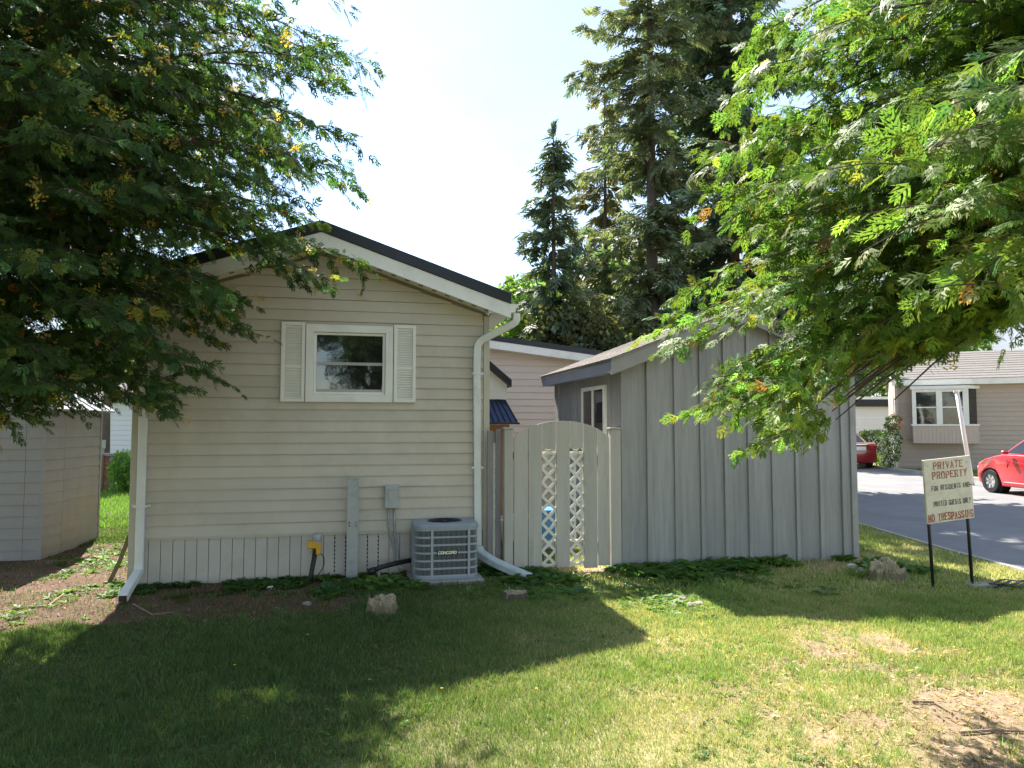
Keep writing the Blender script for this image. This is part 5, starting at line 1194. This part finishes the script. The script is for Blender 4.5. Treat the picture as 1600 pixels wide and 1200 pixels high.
tag(link('lawn_grass', blade_mesh(x, y, .06+.05*RS.rand(len(x)), np.full(len(x), .022), RS.rand(len(x)), vary((.14,.25,.05), len(x), .2, .08), 'lawn_grass', grass_m)), 'sunlit bright lawn grass behind the metal shed', 'grass', kind='stuff')
x, y = sample(24000, 14.55, 19.0, 14.0, 29.5); k = x > 14.5+np.clip(y-26, 0, 9)*.09; x, y = x[k], y[k]
tag(link('lawn_grass', blade_mesh(x, y, .06+.06*RS.rand(len(x)), np.full(len(x), .03), RS.rand(len(x)), vary((.17,.24,.06), len(x), .2, .08), 'lawn_grass', grass_m)), 'grass strip between the far kerb and the tan house', 'grass', kind='stuff')
# taller tufts standing out of the lawn
cx_, cy_ = sample(1500, -4.8, 5.4, 3.1, 8.4); k = (soil_amount(cx_, cy_) < .75) & (vnoise(cx_, cy_, .9, 41, 3) > .45); cx_, cy_ = cx_[k], cy_[k]
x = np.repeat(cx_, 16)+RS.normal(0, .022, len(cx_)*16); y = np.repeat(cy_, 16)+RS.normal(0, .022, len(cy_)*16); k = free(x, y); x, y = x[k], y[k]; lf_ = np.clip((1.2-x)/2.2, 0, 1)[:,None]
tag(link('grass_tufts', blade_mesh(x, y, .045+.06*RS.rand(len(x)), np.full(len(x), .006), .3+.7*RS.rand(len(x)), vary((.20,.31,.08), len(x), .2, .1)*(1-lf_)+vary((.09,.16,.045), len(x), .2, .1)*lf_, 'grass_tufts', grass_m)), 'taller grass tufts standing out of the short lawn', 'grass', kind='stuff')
# broad-leaved ground cover
def rosette(seed, n=6, wd=.42):
    r = random.Random(seed); rs = []
    for i in range(n):
        a = i*2*math.pi/n+r.uniform(-.4,.4); l = r.uniform(.55,1.); e = r.uniform(.25,.9); c, s = math.cos(a), math.sin(a); w = wd*l*.5
        P_ = [(0,0,0),(c*l*.5-s*w, s*l*.5+c*w, e*l*.5),(c*l,s*l,e*l*.45),(c*l*.5+s*w, s*l*.5-c*w, e*l*.5)]; rs.append(P_)
    return tpl(rs)
ROS = [rosette(i, 5+i%3) for i in range(4)]+[rosette(20+i, 7, .16) for i in range(3)]+[rosette(30, 9, .62)]
def weeds(x, y, sc, col, name, label):
    k = free(x, y); x, y, sc, col = x[k], y[k], sc[k], col[k]; n = len(x); z = gz(x, y)
    a = RS.rand(n)*6.28; ax = np.c_[np.cos(a), np.sin(a), RS.normal(0,.12,n)]; nr = np.c_[RS.normal(0,.15,(n,2)), np.ones(n)]
    V, T, C = scatter(ROS, np.c_[x, y, z], ax, nr, sc, col); tag(link(name, raw_mesh(name, V, T, C, [leaf2_m])), label, 'weeds', kind='stuff')
# clover through the lawn
x, y = sample(13000, -5, 5.6, 3.0, 8.2); k = (RS.rand(len(x)) > soil_amount(x, y)) & (vnoise(x, y, 1.2, 21, 3) > .42) & (np.abs(x) < y*.8+1); x, y = x[k], y[k]
weeds(x, y, .022+.022*RS.rand(len(x)), vary((.085,.17,.04), len(x), .25, .1), 'clover', 'clover and creeping weeds spread through the lawn')
# tangle along the walls
uu, vv = RS.uniform(2.0, 8.9, 7000), -np.abs(RS.normal(0, .40, 7000))-.04; dens = vnoise(uu, vv, 1.6, 31, 3); k = dens > .49; uu, vv = uu[k], vv[k]
w_ = np.array([to_world(a, b, 0) for a, b in zip(uu, vv-.24*(uu > 4))]); weeds(w_[:,0], w_[:,1], .06+.17*RS.rand(len(uu))**1.8, vary((.085,.165,.045), len(uu), .25, .12), 'weeds', 'leafy weeds growing along the gate and shed walls')
uu, vv = RS.uniform(-.1, 3.0, 900), -np.abs(RS.normal(0, .28, 900))-.05; k = vnoise(uu, vv, 2.4, 33, 2) > .52; uu, vv = uu[k], vv[k]
w_ = np.array([to_world(a, b, 0) for a, b in zip(uu, vv)]); weeds(w_[:,0], w_[:,1], .05+.07*RS.rand(len(uu)), vary((.065,.13,.035), len(uu), .25, .1), 'weeds', 'sparse weeds at the foot of the beige skirting')
x, y = sample(1900, -6.6, -3.6, 6.2, 10.8); k = vnoise(x, y, 1.5, 35, 3) > .60; x, y = x[k], y[k]
weeds(x, y, .04+.06*RS.rand(len(x)), vary((.10,.17,.045), len(x), .25, .1), 'weeds', 'scattered weeds on the mulch between the home and the metal shed')
# weedy clumps of the sunlit heap
x = RS.normal(1.55, .32, 420); y = RS.normal(7.1, .28, 420); weeds(x, y, .05+.06*RS.rand(420), vary((.12,.21,.05), 420, .2, .1), 'weeds', 'bright weeds around the sunlit stone heap')
# wood chips and fallen bits on the soil
def chips(n, x0, x1, y0, y1, name, label, col, sz):
    x, y = sample(n, x0, x1, y0, y1); k = (soil_amount(x, y) > .3) & free(x, y); x, y = x[k], y[k]; m = len(x)
    t_ = [tpl([[(0,-.12,0),(.5,-.15,.05),(1,.02,0),(.4,.14,.06)]]), tpl([[(0,-.05,0),(.6,-.06,.02),(1.4,.0,.03),(.6,.06,.02)]])]
    a = RS.rand(m)*6.28; V, T, C = scatter(t_, np.c_[x, y, gz(x, y)+.006], np.c_[np.cos(a), np.sin(a), RS.normal(0,.25,m)], np.c_[RS.normal(0,.35,(m,2)), np.ones(m)], sz*(.5+RS.rand(m)), vary(col, m, .45, .12))
    tag(link(name, raw_mesh(name, V, T, C, [grass_m])), label, 'mulch', kind='stuff')
chips(9000, -6.8, -.5, 5.8, 11, 'mulch', 'brown wood chips and dead needles by the home and metal shed', (.17,.095,.06), .045)
chips(5000, .5, 5.5, 3.0, 9, 'mulch', 'dry bits and crumbs on the bare earth of the lawn', (.36,.26,.18), .03)
chips(7000, 1.2, 4.5, 3.0, 5.6, 'dry_litter', 'dead straw and twig crumbs scattered on the pale bare earth', (.34,.26,.15), .045)
# dandelions
n = 60; x, y = sample(n, -2.5, 4.5, 4.6, 8.4); k = free(x, y); x, y = x[k], y[k]; n = len(x)
V, T, C = scatter([rosette(9, 9, .5)], np.c_[x, y, gz(x, y)+.05], np.c_[np.ones(n), np.zeros((n,2))], np.c_[RS.normal(0,.2,(n,2)), np.ones(n)], np.full(n,.016), vary((.75,.55,.03), n, .1, .03))
tag(link('dandelions', raw_mesh('dandelions', V, T, C, [flower_m])), 'tiny yellow dandelion flowers dotted over the lawn', 'flowers', kind='stuff')
